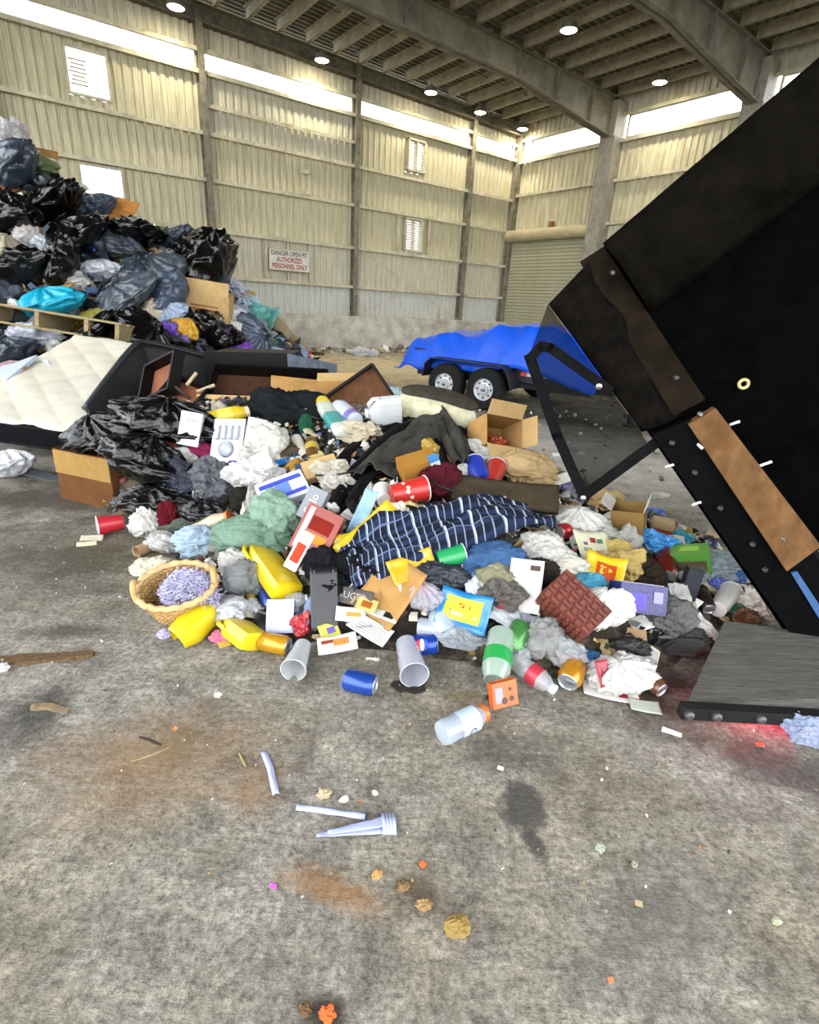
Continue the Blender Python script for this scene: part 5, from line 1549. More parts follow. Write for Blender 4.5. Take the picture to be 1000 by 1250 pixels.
    ('brown_rag', 'cloth', 350, 555, 40, 20, fabric('#4f4636'), 'soft', 'brown rag below the black jacket'),
    ('dark_rag', 'cloth', 440, 690, 50, 40, fabric('#141416'), 'soft', 'black rag beside the yellow folded sign'),
    ('dark_rag', 'cloth', 660, 700, 46, 34, fabric('#2a2624'), 'soft', 'dark rag above the white folded flap'),
    ('dark_rag', 'cloth', 790, 702, 40, 36, fabric('#2a221c'), 'soft', 'dark brown rag left of the dark red jar'),
    ('white_film', 'plastic', 832, 735, 24, 40, film('#cfccc4', .1), 'sheet', 'white torn film left of the black carton'),
    ('pale_film', 'plastic', 640, 790, 40, 24, film('#d4d8da', .35), 'crump', 'clear film left of the red-labelled bottle'),
]
BY = {'black bag bulging from the large cardboard box': 3.5, 'big black bag beneath the white bin roll': 3.6, 'black bag sagging beside the large cardboard box': 3.25, 'crumpled black jacket at the top of the heap': 4.0}
for i, (nm, ct, px, py, w, h, m, kd, lb) in enumerate(BL):
    blob(nm, lb, ct, px, py, w * 1.05, h * 1.05, m, kd, BY.get(lb, 'G' if 'on the floor' in lb else 'F'), .38, 22, .8, seed=100 + i * 7, roll=0)

# ---- cans
can('blue drinks can lying alone on the floor in front', (421, 829), (458, 837), 13.5, '#1d3f9a', 'G', 1.0, emblem=('#1d3f9a', '#9fb4e0', '#1d3f9a', '#b9c8ea', '#1d3f9a'), roll=-1.2)
can('blue drinks can with round red and white emblem behind the clear cup', (534, 786), (500, 788), 12.5, '#163a9c', 'F', 1.0, emblem=('#1d3fb0', '#f2f2f4', '#d0282e'), roll=.6)
can('yellow orange can in front of the yellow jugs', (318, 782), (352, 789), 12, '#d9911e', 'F', 1.0)
can('small blue can standing beside the yellow jug', (330, 742), (326, 722), 11, '#27418c', 'F', .2)
can('orange can with silver end at the toe of the heap', (704, 812), (693, 833), 15, '#c27a1c', 'F', .9)
can('brown can lying right of the white carrier bag', (782, 820), (808, 843), 11, '#6a4a34', 'F', .9)
can('dark can left of the white paper cup', (855, 722), (866, 744), 9, '#2b211e', 'F', .9)
can('red can on the right ridge of the heap', (682, 650), (700, 646), 10, '#b0242a', 'F', .9)
can('dark red jar standing among the wrappers on the right', (812, 706), (812, 672), 14, '#6b1f1a', 'F', .3, group=None)
can('tall green and silver tin left of the smoky plastic', (626, 796), (640, 762), 16, '#3f7a3a', 'F', .5, endcol='#8d9290', group=None)

# ---- bottles
bottle('clear sports bottle with orange cap lying on the floor in front', (538, 896), (592, 870), 15.5, CLEARB, '#e0601c', '#b9cdf0', 'G', .95, .2, word='G', wordcol='#111111', bands=(.35, .75), roll=-1.5, capw=.62)
bottle('pale green bottle with green label upside down at the toe', (613, 772), (603, 834), 17, mat('#b9d6c0', rough=.15, var=.05, spec=.9, clear=.45), None, '#1f8a3c', 'F', .9, .15, bands=(.42, .68), capw=.75)
bottle('clear bottle with red label and white cap at the toe', (628, 806), (678, 843), 13, CLEAR, '#c9d8ea', '#b8283a', 'F', .9, .28, bands=(.42, .66))
bottle('clear bottle with blue cap beside the crisp packet', (545, 772), (528, 742), 14, CLEARB, '#2a4fd0', None, 'F', .9)
bottle('clear crushed bottle below the clear film bag', (510, 765), (555, 770), 12, CLEARB, None, None, 'F', .9)
bottle('clear bottle beside the pale blue card', (350, 735), (376, 730), 10, CLEAR, '#d9d9d9', None, 'F', .9)
bottle('yellow bottle with beige cap lying at the top of the heap', (248, 514), (304, 502), 10, plastic('#d9b21c'), '#d8c49a', '#e8d44a', 'F', 1.3, .2, capw=.6)
bottle('dish soap bottle with yellow and teal label', (420, 528), (393, 491), 12, plastic('#cfd8c8'), '#d8b21c', '#3a8f8a', 'F', 1.3, .15, fy=.6, sq=.4, capw=.7, bands=(.15, .5))
bottle('pale blue grey bottle with violet base beside the dish soap', (434, 514), (411, 494), 11, plastic('#b9c3d4'), None, '#6a5aa8', 'F', 1.3, .2, bands=(.03, .22), capw=.7)
bottle('brown jar standing in the left middle of the heap', (382, 560), (380, 538), 9, mat('#5a3a1c', rough=.2), '#7a5a34', '#c9a83a', 'F', .8, .3, capw=.7)
bottle('amber pill bottle left of the brown jar', (352, 575), (366, 562), 7, plastic('#b8842a'), '#d8d4cc', None, 'F', .9, capw=.8)
bottle('tan bottle with orange cap behind the wicker basket', (238, 652), (282, 630), 12, plastic('#c2ad8c'), '#e0601c', None, 'F', 1.0, capw=.6)
bottle('dark green bottle beside the white paper cup', (905, 745), (886, 748), 9, mat('#1a4a3a', rough=.2), '#1c1c1c', None, 'F', .9)
bottle('small green tube on the right ridge', (736, 644), (756, 656), 7, plastic('#2f9a3a'), '#2f9a3a', None, 'F', .9, .1, capw=.9)
bottle('black toiletry bottle under the small brown carton', (470, 622), (520, 626), 8, mat('#17171a', rough=.3), '#222226', None, 'F', .9)
bottle('white pump bottle left of the white appliance', (207, 562), (209, 542), 8, plastic('#dedcd6'), '#c9c6c0', None, 'F', .8, capw=.6)
# ---- jugs
jug('big yellow jug with dark label lying above the pale blue card', (352, 724), (306, 660), 40, '#e8bd12', '#f1efe4', ('#2f3a5c', '#c23a34', '#d9dce6'), roll=.35, lift=.9)
jug('yellow jug with open grip at the front toe of the heap', (312, 784), (274, 756), 40, '#ecc51a', '#e9c21a', ('#bfae6a', '#8f7f4a'), roll=.5, lift=.8)
jug('translucent white jug at the top behind the black coat', (490, 500), (446, 505), 36, '#d8dcdc', '#cfd4d6', None, roll=1.2, lift=1.1, group=None)
def scoop():
    P = hit(243, 769, .02); s = scale_at(P)
    t = thing('yellow_scoop', 'cut open yellow jug lying like a scoop before the basket', 'jug', P, (R(8), R(-20), R(52)))
    L, r = 54 * s, 17 * s
    g = MB(); g.lathe([(r * .55, 0), (r, L * .22), (r * 1.05, L * .7), (r * .85, L), (r * .8, L), (r * .98, L * .7), (r * .93, L * .24), (r * .5, L * .03)], 24, True, True, .3)
    o = ob('shell', g.mesh('shell', 'auto'), plastic('#ecc414'), t, (L / 2, 0, r * .7), (0, R(-90), 0))
    g = MB(); g.lathe([(r * .4, 0), (r * .4, r * .5), (r * .3, r * .5)], 16); ob('neck', g, plastic('#e2b810'), t, (L / 2 - .002, 0, r * .7), (0, R(90), 0))
scoop()
# ---- cups
cup('red paper cup lying alone on the floor at the left', (150, 637), (119, 642), 12, '#b8202c', 'G', .95, .72, '#e8e4e4', '#e9e5e6', group='red cups')
cup('clear plastic cup lying on the floor below the yellow can', (370, 788), (358, 818), 15, '#ffffff', 'G', .9, .7, clear=mat('#d9dde0', rough=.2, spec=.7, clear=.45, var=.02))
cup('clear tumbler with its round end toward the viewer by the puddle', (496, 786), (506, 824), 17, '#ffffff', 'G', .95, .8, clear=mat('#cfd0e2', rough=.15, spec=.9, clear=.45, var=.05))
cup('red and white patterned popcorn cup in the middle of the heap', (478, 604), (520, 596), 16, '#b5241f', 'F', 1.3, .75, '#efe6d8', '#e6dccb', spots='#e8d8a8', group='red cups')
cup('white paper cup end beside the popcorn cup', (470, 612), (466, 598), 11, '#e6e0d8', 'F', .8, .8)
cup('blue cup in the upper right of the heap', (590, 588), (578, 566), 14, '#2236a8', 'F', 1.0, .75, '#d9d9e0', '#dcdce2')
cup('red cup next to the blue cup', (598, 592), (606, 570), 13, '#c02a22', 'F', 1.0, .78, '#e8e4e0', '#d84a3a', group='red cups')
cup('green cup with white lettering below the plaid shirt', (534, 684), (566, 676), 13, '#1c8a4a', 'F', 1.2, .85, '#e6efe8', word='UP', wordcol='#f2f6f0')
cup('white paper cup near the black post', (876, 744), (893, 722), 13, '#e0ded4', 'F', .9, .75, '#e9e7de')
cup('clear cup near the yellow jug', (318, 748), (306, 738), 10, '#ffffff', 'F', .8, .7, clear=CLEAR)
# ---- tubes
for a, b, r, c, lb in (((166, 674), (190, 664), 7, '#b08a64', 'brown cardboard tube at the left toe of the heap'), ((172, 692), (200, 686), 9, '#d8cba0', 'cream tube with dark hole behind the basket'),
                       ((162, 508), (198, 491), 6, '#d8d6d2', 'white roll lying on the black bag at the top'), ((362, 536), (374, 560), 7, '#ddd6c2', 'cream tube standing left of the brown jar'),
                       ((376, 566), (392, 556), 7, '#cbb06a', 'yellowish tube below the brown jar'), ((190, 660), (212, 654), 6, '#c9a684', 'tan tube behind the off-white rag'),
                       ((862, 700), (892, 684), 6, '#c9dfe4', 'pale pipe near the black post'), ((785, 676), (798, 636), 3.5, '#6b5236', 'thin brown stick on the right ridge')):
    tube_roll(lb, a, b, r, c)
# ---- boxes and packs
def bx(name, label, px, py, size, rot, m, **k): return carton(name, label, px, py, size, rot, m, open_top=k.pop('open_top', False), **k)
bx('white_appliance', 'white plastic appliance with rounded dial beside the yellow bottle', 233, 524, (24, 12, 40), (-18, 10, 8), plastic('#e2e2e2'), lift=.9, cat='appliance', prints=(('f', 0, .5, .5, .1, '#a9abb0'), ('f', 0, -.3, .3, .2, '#c9cad0')))
bx('red_carton', 'small red carton left of the white appliance', 211, 532, (24, 10, 28), (-15, -14, 6), plastic('#b5221f'), lift=.8, prints=(('f', .0, .3, .6, .2, '#e2d6cc'),))
def clear_tray():
    P = hit(279, 541, .1); s = scale_at(P)
    t = thing('clear_tray', 'frosted clear plastic blister tray on the left of the heap', 'tray', P, (R(62), R(-6), R(-14)))
    w, h = 40 * s, 56 * s
    m = mat('#dfe4ee', rough=.2, spec=.8, var=.05, clear=.25)
    g = MB(); g.box((0, 0, 0), (w, h, .02), taper=.95); ob('base', g, m, t)
    g = MB(); g.box((0, 0, .014), (w * 1.08, h * 1.06, .006)); ob('rim', g, m, t)
    for k in range(4):
        g = MB(); g.box((-w * .33 + k * w * .22, h * .22, .03), (w * .13, h * .34, .025), None, .8); ob('rib', g, m, t)
    g = MB(); g.lathe([(w * .26, .018), (w * .22, .04), (0, .042)], 20); ob('dome', g.mesh('dome', True), mat('#c9d2e6', rough=.2, spec=.8, clear=.25), t, (0, -h * .15, 0))
clear_tray()
bx('white_tray', 'cream plastic tray leaning right of the clear tray', 312, 530, (22, 8, 38), (-10, 12, 10), plastic('#d8d4c6'), lift=.8, cat='tray')
bx('blue_tray', 'bright blue plastic tray in the left middle of the heap', 332, 561, (56, 22, 8), (16, -14, 14), plastic('#1c6fd0'), lift=1.4, open_top=True, cat='tray')
bx('paper_pack', 'white and violet blue paper towel pack above the green clothes', 346, 600, (58, 34, 16), (38, -16, 28), plastic('#d4d8ea'), lift=1.2, cat='package', prints=(('t', 0, .55, .9, .16, '#3a44b8'), ('t', 0, -.6, .9, .14, '#3a44b8'), ('t', 0, 0, .3, .5, '#5a78c8')))
bx('tan_carton', 'tan flattened carton right of the brown jar', 392, 572, (42, 28, 9), (30, -14, 22), CARDL, lift=1.2)
bx('picture_box', 'red and orange printed box below the grey pack', 388, 650, (46, 16, 58), (-30, 18, -14), plastic('#7d2010'), lift=.8, prints=(('f', .1, .3, .6, .3, '#6b1c14'), ('f', 0, -.3, .7, .2, '#d8762a'), ('f', -.7, 0, .14, .9, '#d9d4cc')))
t = bx('grey_pack', 'grey cup pack with white script above the red printed box', 383, 616, (24, 12, 40), (-30, 16, -18), plastic('#6d7178'), lift=1.0, cat='package')
me = text_mesh('Solo', .06); ob('lettering', me, plastic('#f4f4f4'), t, (0, -.031, .0), (R(90), R(-90), 0))
bx('white_book', 'white and red upright book left of the red printed box', 366, 672, (16, 8, 50), (-20, 24, -10), plastic('#ddd8d4'), lift=.8, cat='book', prints=(('f', 0, -.1, .7, .5, '#b03a24'),))
t = carton('cardboard_box', 'open torn carton at the top right of the heap', 604, 532, (50, 36, 44), (62, 10, 22), CARDB, lift=.6, flaps=(('b', 35), ('f', 20), ('r', 75)), flap_m=CARDL)
bx('brown_carton', 'small brown printed carton under the black coat hem', 510, 570, (44, 28, 26), (10, -14, 22), card('#a06c2c'), lift=.9, prints=(('f', .2, -.2, .4, .14, '#5a3414'),))
bx('blue_carton', 'small blue and white carton right of the brown printed carton', 532, 570, (12, 12, 30), (10, -22, 10), plastic('#3a78b8'), lift=.9, prints=(('f', 0, .4, 1, .3, '#dfe6e8'),))
bx('white_scale', 'grey carton end above the white carrier bag', 787, 797, (28, 14, 12), (10, 24, -22), paper('#a9a8a4'), lift=.8)
bx('green_carton', 'green printed food carton on the right of the heap', 843, 682, (42, 26, 26), (8, -18, -24), plastic('#4a8a2c'), lift=.8, prints=(('f', 0, -.2, .8, .5, '#4d4434'), ('t', 0, 0, .5, .4, '#8fc04a')))
bx('black_carton', 'black upright carton left of the dark can', 843, 712, (18, 12, 40), (-6, 6, -6), plastic('#141824'), lift=.7)
t = carton('cardboard_box', 'open brown box with white flap on the right skyline', 768, 632, (36, 34, 30), (6, -8, -28), card('#8a6a3c'), lift=.7, flaps=(('r', 70), ('l', 40)), flap_m=paper('#d9d2c4'))
bx('beige_carton', 'small beige carton behind the blue wrapper', 809, 641, (24, 14, 14), (8, 6, -14), card('#c9a878'), lift=.8, prints=(('f', 0, -.6, 1, .3, '#b5482c'),))
bx('purple_pack', 'purple package with white top right of the stuffed bag', 778, 730, (62, 26, 34), (-24, 8, 8), plastic('#1e1a58', bump=.3), lift=.8, cat='package', prints=(('t', 0, 0, .9, .8, '#c9c6dc'), ('f', -.3, -.2, .4, .6, '#5a50a8'), ('f', .6, .2, .2, .4, '#8a86b8')))
def orange_box():
    P = hit(614, 846, .035, 'G'); s = scale_at(P)
    t = carton('orange_box', 'thin orange carton standing open on the floor in front of the heap', 614, 846, (34, 9, 30), (-24, 0, 24), plastic('#e0551c'), where='G', lift=.5)
    w, d, h = 34 * s, 9 * s, 30 * s
    g = MB(); g.box((-w * .25, -d * .58, .0), (w * .3, .002, h * .6)); ob('window_patch', g, plastic('#8d8a9a'), t)
    for x, z, w_, h_ in ((w * .22, h * .16, .1, .22), (-w * .05, -h * .25, .2, .12), (w * .25, -h * .22, .16, .18)):
        g = MB(); g.lathe([(w * w_ * .6, 0), (w * w_ * .6, .002)], 10); ob('print', g, plastic('#3a1a10'), t, (x, -d * .6, z), (R(90), 0, 0))
orange_box()
# red woven basket-like box with white flap
t = carton('woven_box', 'red brown woven-pattern box tilted at the right centre', 697, 742, (70, 46, 44), (30, 28, -38), mat('#5a1f1a', rough=.6, var=.25, scale=10), lift=.65, open_top=False)
wv = mat('#5e2f20', rough=.6, var=.3, scale=20)
s_ = scale_at(Vector(t.location)); w, d, h = 70 * s_, 46 * s_, 44 * s_
for r_ in range(6):
    for c_ in range(9):
        g = MB(); g.box((-w / 2 + w * (c_ + .5) / 9, -d / 2 - .006, -h / 2 + h * (r_ + .5) / 6), (w / 9 * (.85 if (r_ + c_) % 2 else .55), .006, h / 6 * (.5 if (r_ + c_) % 2 else .85))); ob('weave_strip', g, wv, t)
for r_ in range(6):
    for c_ in range(6):
        g = MB(); g.box((-w / 2 + w * (r_ + .5) / 6, -d / 2 + d * (c_ + .5) / 6, h / 2 + .006), (w / 6 * (.88 if (r_ + c_) % 2 else .5), d / 6 * (.5 if (r_ + c_) % 2 else .88), .006)); ob('weave_strip', g, wv, t)
flat('white_card', 'white folded card flap leaning on the red woven box', 'card', 641, 715, 40, 62, paper('#dedbd4'), (62, -8, -26), lift=.09, bend=.06, prints=((.25, .35, .3, .1, '#4a3a34'),))
# ---- packets, papers, cards
flat('crisp_packet', 'blue and yellow crisp packet at the front centre of the heap', 'packet', 566, 746, 62, 46, plastic('#1f6fb8', rough=.25), (48, 6, -14), lift=.06, bend=.22, prints=((-.02, .02, .72, .62, '#d9c83a'), (-.1, .12, .46, .12, '#c23a20'), (.02, -.12, .5, .08, '#f0e8b0')))
flat('yellow_sachet', 'hexagonal yellow food pack on the right of the heap', 'packet', 737, 697, 46, 40, plastic('#e0ae1a', rough=.3), (40, 10, -14), lift=.05, bend=.2, prints=((.05, .0, .5, .5, '#b5421c'), (.05, .02, .3, .3, '#e0c03a')))
flat('colour_card', 'cream card with colour blocks on the right ridge', 'card', 724, 668, 54, 40, paper('#cfcaa6'), (44, 12, 26), lift=.05, bend=.08, prints=((.05, .22, .18, .16, '#8a2a34'), (.25, .2, .16, .14, '#4a6a4a'), (-.2, -.1, .26, .12, '#7f8a6a'), (-.2, .1, .12, .1, '#5a4a7a')))
flat('blue_card', 'pale lilac blue card in front of the big yellow jug', 'card', 342, 752, 32, 40, paper('#b9c3ec'), (52, 0, 8), lift=.06, bend=.08)
CL = [
    (430, 728, 52, 20, '#4d4a48', (50, 0, -18), 'dark grey carton lid with lettering above the magazines', (), (('RUGER', 0, 0, .6, '#a9a39c'),)),
    (412, 786, 46, 22, '#d9d6d0', (26, -8, 12), 'magazine page with orange photo at the front', ((.1, .1, .4, .4, '#c8763a'), (-.25, .2, .3, .2, '#7a3424')), ()),
    (452, 768, 56, 24, '#dcdad4', (26, 6, -34), 'white ruled form lying on the magazines', tuple((0, -.35 + .14 * k, .84, .03, '#8a8680') for k in range(6)), ()),
    (470, 745, 44, 24, '#b9b4a8', (30, 0, -30), 'grey booklet with black squares', ((-.15, .2, .3, .3, '#1a1a1a'), (.2, -.2, .3, .3, '#1a1a1a'), (.2, .25, .2, .2, '#e8e6e0')), ()),
    (428, 750, 36, 18, '#e2ded6', (40, 6, 8), 'white torn leaf at the left of the magazines', ((.1, 0, .5, .3, '#c2873a'),), ()),
    (448, 738, 26, 16, '#c7a05a', (40, 4, -20), 'orange printed leaf above the booklet', ((0, 0, .5, .5, '#8a4a1c'),), ()),
    (402, 770, 24, 20, '#cfd05a', (34, -6, 30), 'yellow green leaflet left of the magazines', ((.1, 0, .4, .4, '#6a5aa8'),), ()),
    (498, 714, 26, 30, '#d8d4cc', (52, -10, 36), 'white card leaning on the brown cardboard curve', (), ()),
]
for i, (x, y, w, h, c, rt, lb, pr, wd) in enumerate(CL):
    flat('printed_sheet', lb, 'paper', x, y, w, h, paper(c), rt, lift=.055 + .01 * (i % 3), bend=.06, prints=pr, words=wd, seed=i, group='printed papers at the front of the heap')
flat('cardboard_piece', 'curved brown cardboard under the plaid shirt', 'cardboard', 478, 722, 60, 80, CARDB, (48, 14, -38), lift=.06, bend=.25)
flat('yellow_envelope', 'yellow plastic strip below the plaid shirt', 'plastic', 503, 692, 58, 30, plastic('#dc9a1a'), (46, -10, 28), lift=.1, bend=.12)
flat('yellow_sign', 'yellow folded plastic sign between black rags and plaid shirt', 'sign', 452, 652, 84, 34, plastic('#d8a816'), (40, -34, 34), lift=.12, bend=.06, prints=((.22, .0, .2, .5, '#8a3a1c'), (-.2, .05, .3, .2, '#b88c10')))
flat('yellow_sign', 'short yellow flap standing left of the plaid shirt', 'sign', 424, 672, 30, 40, plastic('#dcb61c'), (60, -10, 10), lift=.08, bend=.06)
flat('face_mask', 'pale blue pleated face mask hanging on the black rags', 'mask', 444, 626, 18, 56, fabric('#8fb9e0', bump=.2), (54, 6, -26), lift=.1, bend=.3)
flat('black_tray', 'black plastic tray standing left of the magazines', 'tray', 396, 732, 32, 78, mat('#101012', rough=.4, spec=.5), (58, 0, 12), lift=.1, bend=.04, prints=((-.35, 0, .05, .9, '#4a4a4c'), (.35, 0, .05, .9, '#4a4a4c')))
flat('floor_card', 'flat grey card on the floor at the right toe of the heap', 'card', 787, 862, 36, 20, paper('#a9b0a0'), (4, 2, -8), where='G', lift=.012, bend=.05)
flat('floor_paper', 'white paper under the carrier bag at the right toe', 'paper', 745, 845, 66, 26, paper('#d8d4cc'), (5, 3, -8), where='G', lift=.012, bend=.06, prints=((.22, -.1, .16, .3, '#8a2a34'),))
flat('red_print', 'red printed patch on the white carrier bag', 'print', 735, 822, 16, 30, plastic('#8a2430'), (55, 0, 20), lift=.1, bend=.3)
flat('flat_cushion', 'dark olive flat cushion lying on the right of the heap', 'cushion', 616, 604, 118, 34, fabric('#3a3226'), (34, 2, -6), lift=.12, bend=.05, th=.04)
flat('white_board', 'white strip of board behind the brown paper bag', 'board', 668, 590, 70, 14, paper('#d6cfbe'), (30, -12, 22), lift=.08, bend=.03)
for a, b, lb in (((421, 655), (430, 700), 'white plastic spoon before the red printed box'), ((440, 700), (425, 720), 'white plastic fork on the black rags'), ((392, 700), (404, 712), 'white curled ribbon on the black tray')):
    A, B = hit(*a, .05), hit(*b, .05)
    t = thing('plastic_spoon', lb, 'cutlery', A, quat_axis(B - A)); L = (B - A).length
    g = MB(); g.box((0, 0, L * .4), (.008, .004, L * .8)); ob('handle', g, plastic('#e2dcd0'), t)
    g = MB(); g.lathe([(.004, L * .75), (.012, L * .85), (.012, L * .95), (.0, L)], 10, fy=.4); ob('bowl', g.mesh('bowl', True), plastic('#e2dcd0'), t)
# ---- black cord across the coat
pts = [hit(x, y, .12 if 1 else 0) for x, y in ((385, 580), (420, 578), (455, 566), (490, 564), (515, 572), (535, 592), (560, 601))]
sm = []
for i in range(len(pts) - 1):
    for k in range(6):
        f = k / 6; p0, p1, p2, p3 = pts[max(i - 1, 0)], pts[i], pts[i + 1], pts[min(i + 2, len(pts) - 1)]
        sm.append(.5 * ((2 * p1) + (p2 - p0) * f + (2 * p0 - 5 * p1 + 4 * p2 - p3) * f * f + (3 * p1 - p0 - 3 * p2 + p3) * f ** 3))
g = MB(); g.tube(sm, .005, 6); ob('thin_cable', g.mesh('cord', True), mat('#0c0c0c'), None, None, None, None, 'thin black cord looping over the black coat', 'cord')
# ---- cushion
def cushion():
    A, B = hit(486, 506, .1), hit(576, 522, .1)
    A = at_y(484, 494, 3.9); B = at_y(582, 508, 3.75)
    P = (A + B) / 2; L = (B - A).length
    t = thing('bolster_cushion', 'cream bolster cushion with dark top at the crest of the heap', 'cushion', P, (R(18), R(8), math.atan2(B.y - A.y, B.x - A.x)))
    g = MB(); g.add(*[x for x in ico(4)])
    g.v = [(x * L / 2 * (1 - .1 * z * z), y * .15, (abs(z) ** .7) * (1 if z > 0 else -1) * .1) for x, y, z in g.v]
    ob('body', g.mesh('cushion', True), fabric('#d8cfa4', bump=.15), t)
    g = MB(); g.add(*[x for x in ico(4)])
    g.v = [(x * L / 2 * .97, y * .12 + .06, z * .05 + .07) for x, y, z in g.v]
    ob('dark_cover', g.mesh('cover', True), fabric('#3a362e'), t)
cushion()
# ---- coat and plaid shirt
COAT = fabric('#1b1a18', bump=.6, bscale=30)
drape('black_coat', 'black coat spread over the middle of the heap', 'coat', [(410, 625), (430, 585), (470, 552), (520, 530), (556, 546), (560, 580)], [40, 70, 90, 80, 60, 40], mat('#100f0f', rough=.7, var=.3, spec=.25, bump=.5, bscale=40), .02, .05, 3.6, seed=3)
drape('grey_garment', 'charcoal grey garment lying on the black coat', 'clothes', [(455, 594), (480, 566), (512, 540), (538, 532)], [60, 64, 56, 40], fabric('#3c3a36'), .045, .035, 3.6, seed=5)
drape('grey_garment', 'charcoal sleeve hanging beside the small brown carton', 'clothes', [(535, 520), (556, 548), (566, 585)], [26, 36, 30], fabric('#383632'), .05, .03, 3.4, seed=6)
def plaid():
    m = bpy.data.materials.new('plaid')
    m.use_nodes = True
    nt = m.node_tree
    p = nt.nodes['Principled BSDF']; p.inputs['Roughness'].default_value = .9; p.inputs['Specular IOR Level'].default_value = .1
    uv = N(nt, 'ShaderNodeTexCoord'); sp = N(nt, 'ShaderNodeSeparateXYZ'); nt.links.new(uv.outputs['UV'], sp.inputs[0])
    def mth(op, a, b=None):
        x = N(nt, 'ShaderNodeMath', operation=op)
        for i, q in ((0, a), (1, b)):
            if q is None: continue
            if isinstance(q, (int, float)): x.inputs[i].default_value = q
            else: nt.links.new(q, x.inputs[i])
        return x.outputs[0]
    col = None
    def layer(src, n, width, c, off=0.0, prev=None):
        f = mth('LESS_THAN', mth('FRACT', mth('ADD', mth('MULTIPLY', src, n), off)), width)
        mx = N(nt, 'ShaderNodeMixRGB')
        nt.links.new(mth('MULTIPLY', f, .75), mx.inputs[0])
        if prev is None: mx.inputs[1].default_value = (*lin('#141a28'), 1)
        else: nt.links.new(prev, mx.inputs[1])
        mx.inputs[2].default_value = (*lin(c), 1)
        return mx.outputs[0]
    col = layer(sp.outputs['X'], 26, .5, '#11141c')
    col = layer(sp.outputs['Y'], 9, .45, '#1f2a42', 0, col)
    col = layer(sp.outputs['X'], 26, .14, '#7d8496', .1, col)
    col = layer(sp.outputs['X'], 8.7, .05, '#b4bac6', .3, col)
    col = layer(sp.outputs['Y'], 5, .05, '#5a627a', .2, col)
    nt.links.new(col, p.inputs['Base Color'])
    return m
drape('plaid_shirt', 'navy and white plaid shirt draped across the middle of the heap', 'shirt', [(418, 716), (450, 690), (495, 672), (545, 654), (600, 645), (658, 648)], [60, 78, 74, 84, 84, 60], plaid(), .06, .06, 3.4, seed=9, nu=90, nv=36, along=3)

# ------------------------------------------------------------------ wicker basket with lilac shreds
def basket():
    P = hit(224, 748, .015); s = scale_at(P)
    a, b, H = 43 * s, 31 * s, 54 * s
    t = thing('wicker_basket', 'oval tan wicker basket tipped at the left toe of the heap', 'basket', P + Vector((0, .03, .0)), (R(26), R(-6), R(18)))
    wm = mat('#c79a62', rough=.7, var=.3, scale=30, spec=.25); wm2 = mat('#b5854c', rough=.7, var=.3, scale=30, spec=.25)
    ns = 40
    def pt(an, z, out=0.0):
        k = .74 + .26 * (z / H) ** .8
        return Vector(((a * k + out) * math.cos(an), (b * k + out) * math.sin(an), z))
    for r_ in range(15):
        z = H * (.03 + .9 * r_ / 14)
        g = MB(); n = ns * 2
        g.tube([pt(2 * math.pi * k / n, z, .004 * (1 if (k + r_) % 2 else -1) * (1 if k % 2 == 0 else -1) if 0 else .0035 * math.cos(math.pi * k + math.pi * r_)) for k in range(n)], H / 30, 5, True)
        ob('weave_row', g.mesh('row', True), wm if r_ % 2 else wm2, t)
    for k in range(ns):
        an = 2 * math.pi * k / ns
        g = MB(); g.tube([pt(an, H * q / 5 * .97, .002) for q in range(6)], .003, 5); ob('stake', g, wm, t)
    g = MB(); n = 90
    g.tube([pt(2 * math.pi * k / n, H * .97, .004 + .003 * math.sin(k * 1.4)) + Vector((0, 0, .003 * math.cos(k * 1.4))) for k in range(n)], H * .07, 8, True); ob('rim', g.mesh('rim', True), mat('#d4a870', rough=.7, var=.3, scale=30), t)
    g = MB(); g.lathe([(.0, .004), (1, .004), (1, .012), (0, .012)], 40, False, False); g.v = [(x * a * .74, y * b * .74, z) for x, y, z in g.v]; ob('base', g, wm2, t)
    for sg in (-1, 1):
        g = MB(); g.tube([Vector((sg * a * 1.0, math.cos(q * math.pi / 10) * b * .35, H * .95 + math.sin(q * math.pi / 10) * H * .28)) for q in range(11)], H * .06, 8); ob('handle', g.mesh('handle', True), wm, t)
    # shreds
    rr = random.Random(5)
    g = MB()
    MW = Matrix.Translation(t.location) @ t.rotation_euler.to_matrix().to_4x4()
    for i in range(1500):
        L = rr.uniform(.02, .05)
        if i < 1000:
            an, q = rr.uniform(0, 6.28), math.sqrt(rr.random())
            lo_ = Vector((a * (.25 + .72 * q * math.cos(an)), b * (-.08 + .8 * q * math.sin(an)), H * (.8 + .62 * (1 - q * q) * rr.random())))
        else:
            f = rr.random()
            lo_ = Vector((a * (.55 + .75 * f) + rr.gauss(0, .012), -b * (.25 + .75 * f) + rr.gauss(0, .025), H * (1.12 - .95 * f) + rr.gauss(0, .012)))
        Q = MW @ lo_
        Q.z = max(.012, Q.z)
        d = Vector((rr.gauss(0, 1), rr.gauss(0, 1), rr.gauss(0, .6))).normalized()
        sd = d.cross(Vector((rr.gauss(0, 1), rr.gauss(0, 1), rr.gauss(0, 1)))).normalized()
        up = d.cross(sd)
        ph = rr.uniform(0, 6)
        c = [Q + d * L * (k / 4 - .5) + up * .008 * math.sin(ph + k * 1.6) for k in range(5)]
        w = sd * .0016
        vs = []
        for q in c: vs += [q - w, q + w]
        g.add(vs, [(2 * k, 2 * k + 1, 2 * k + 3, 2 * k + 2) for k in range(4)])
    ob('paper_shreds', g.mesh('shreds'), mat('#d0cbff', rough=.7, var=.15, scale=4), None, None, None, None, 'lilac paper shreds spilling from the wicker basket', 'paper shreds', None, 'stuff')
basket()

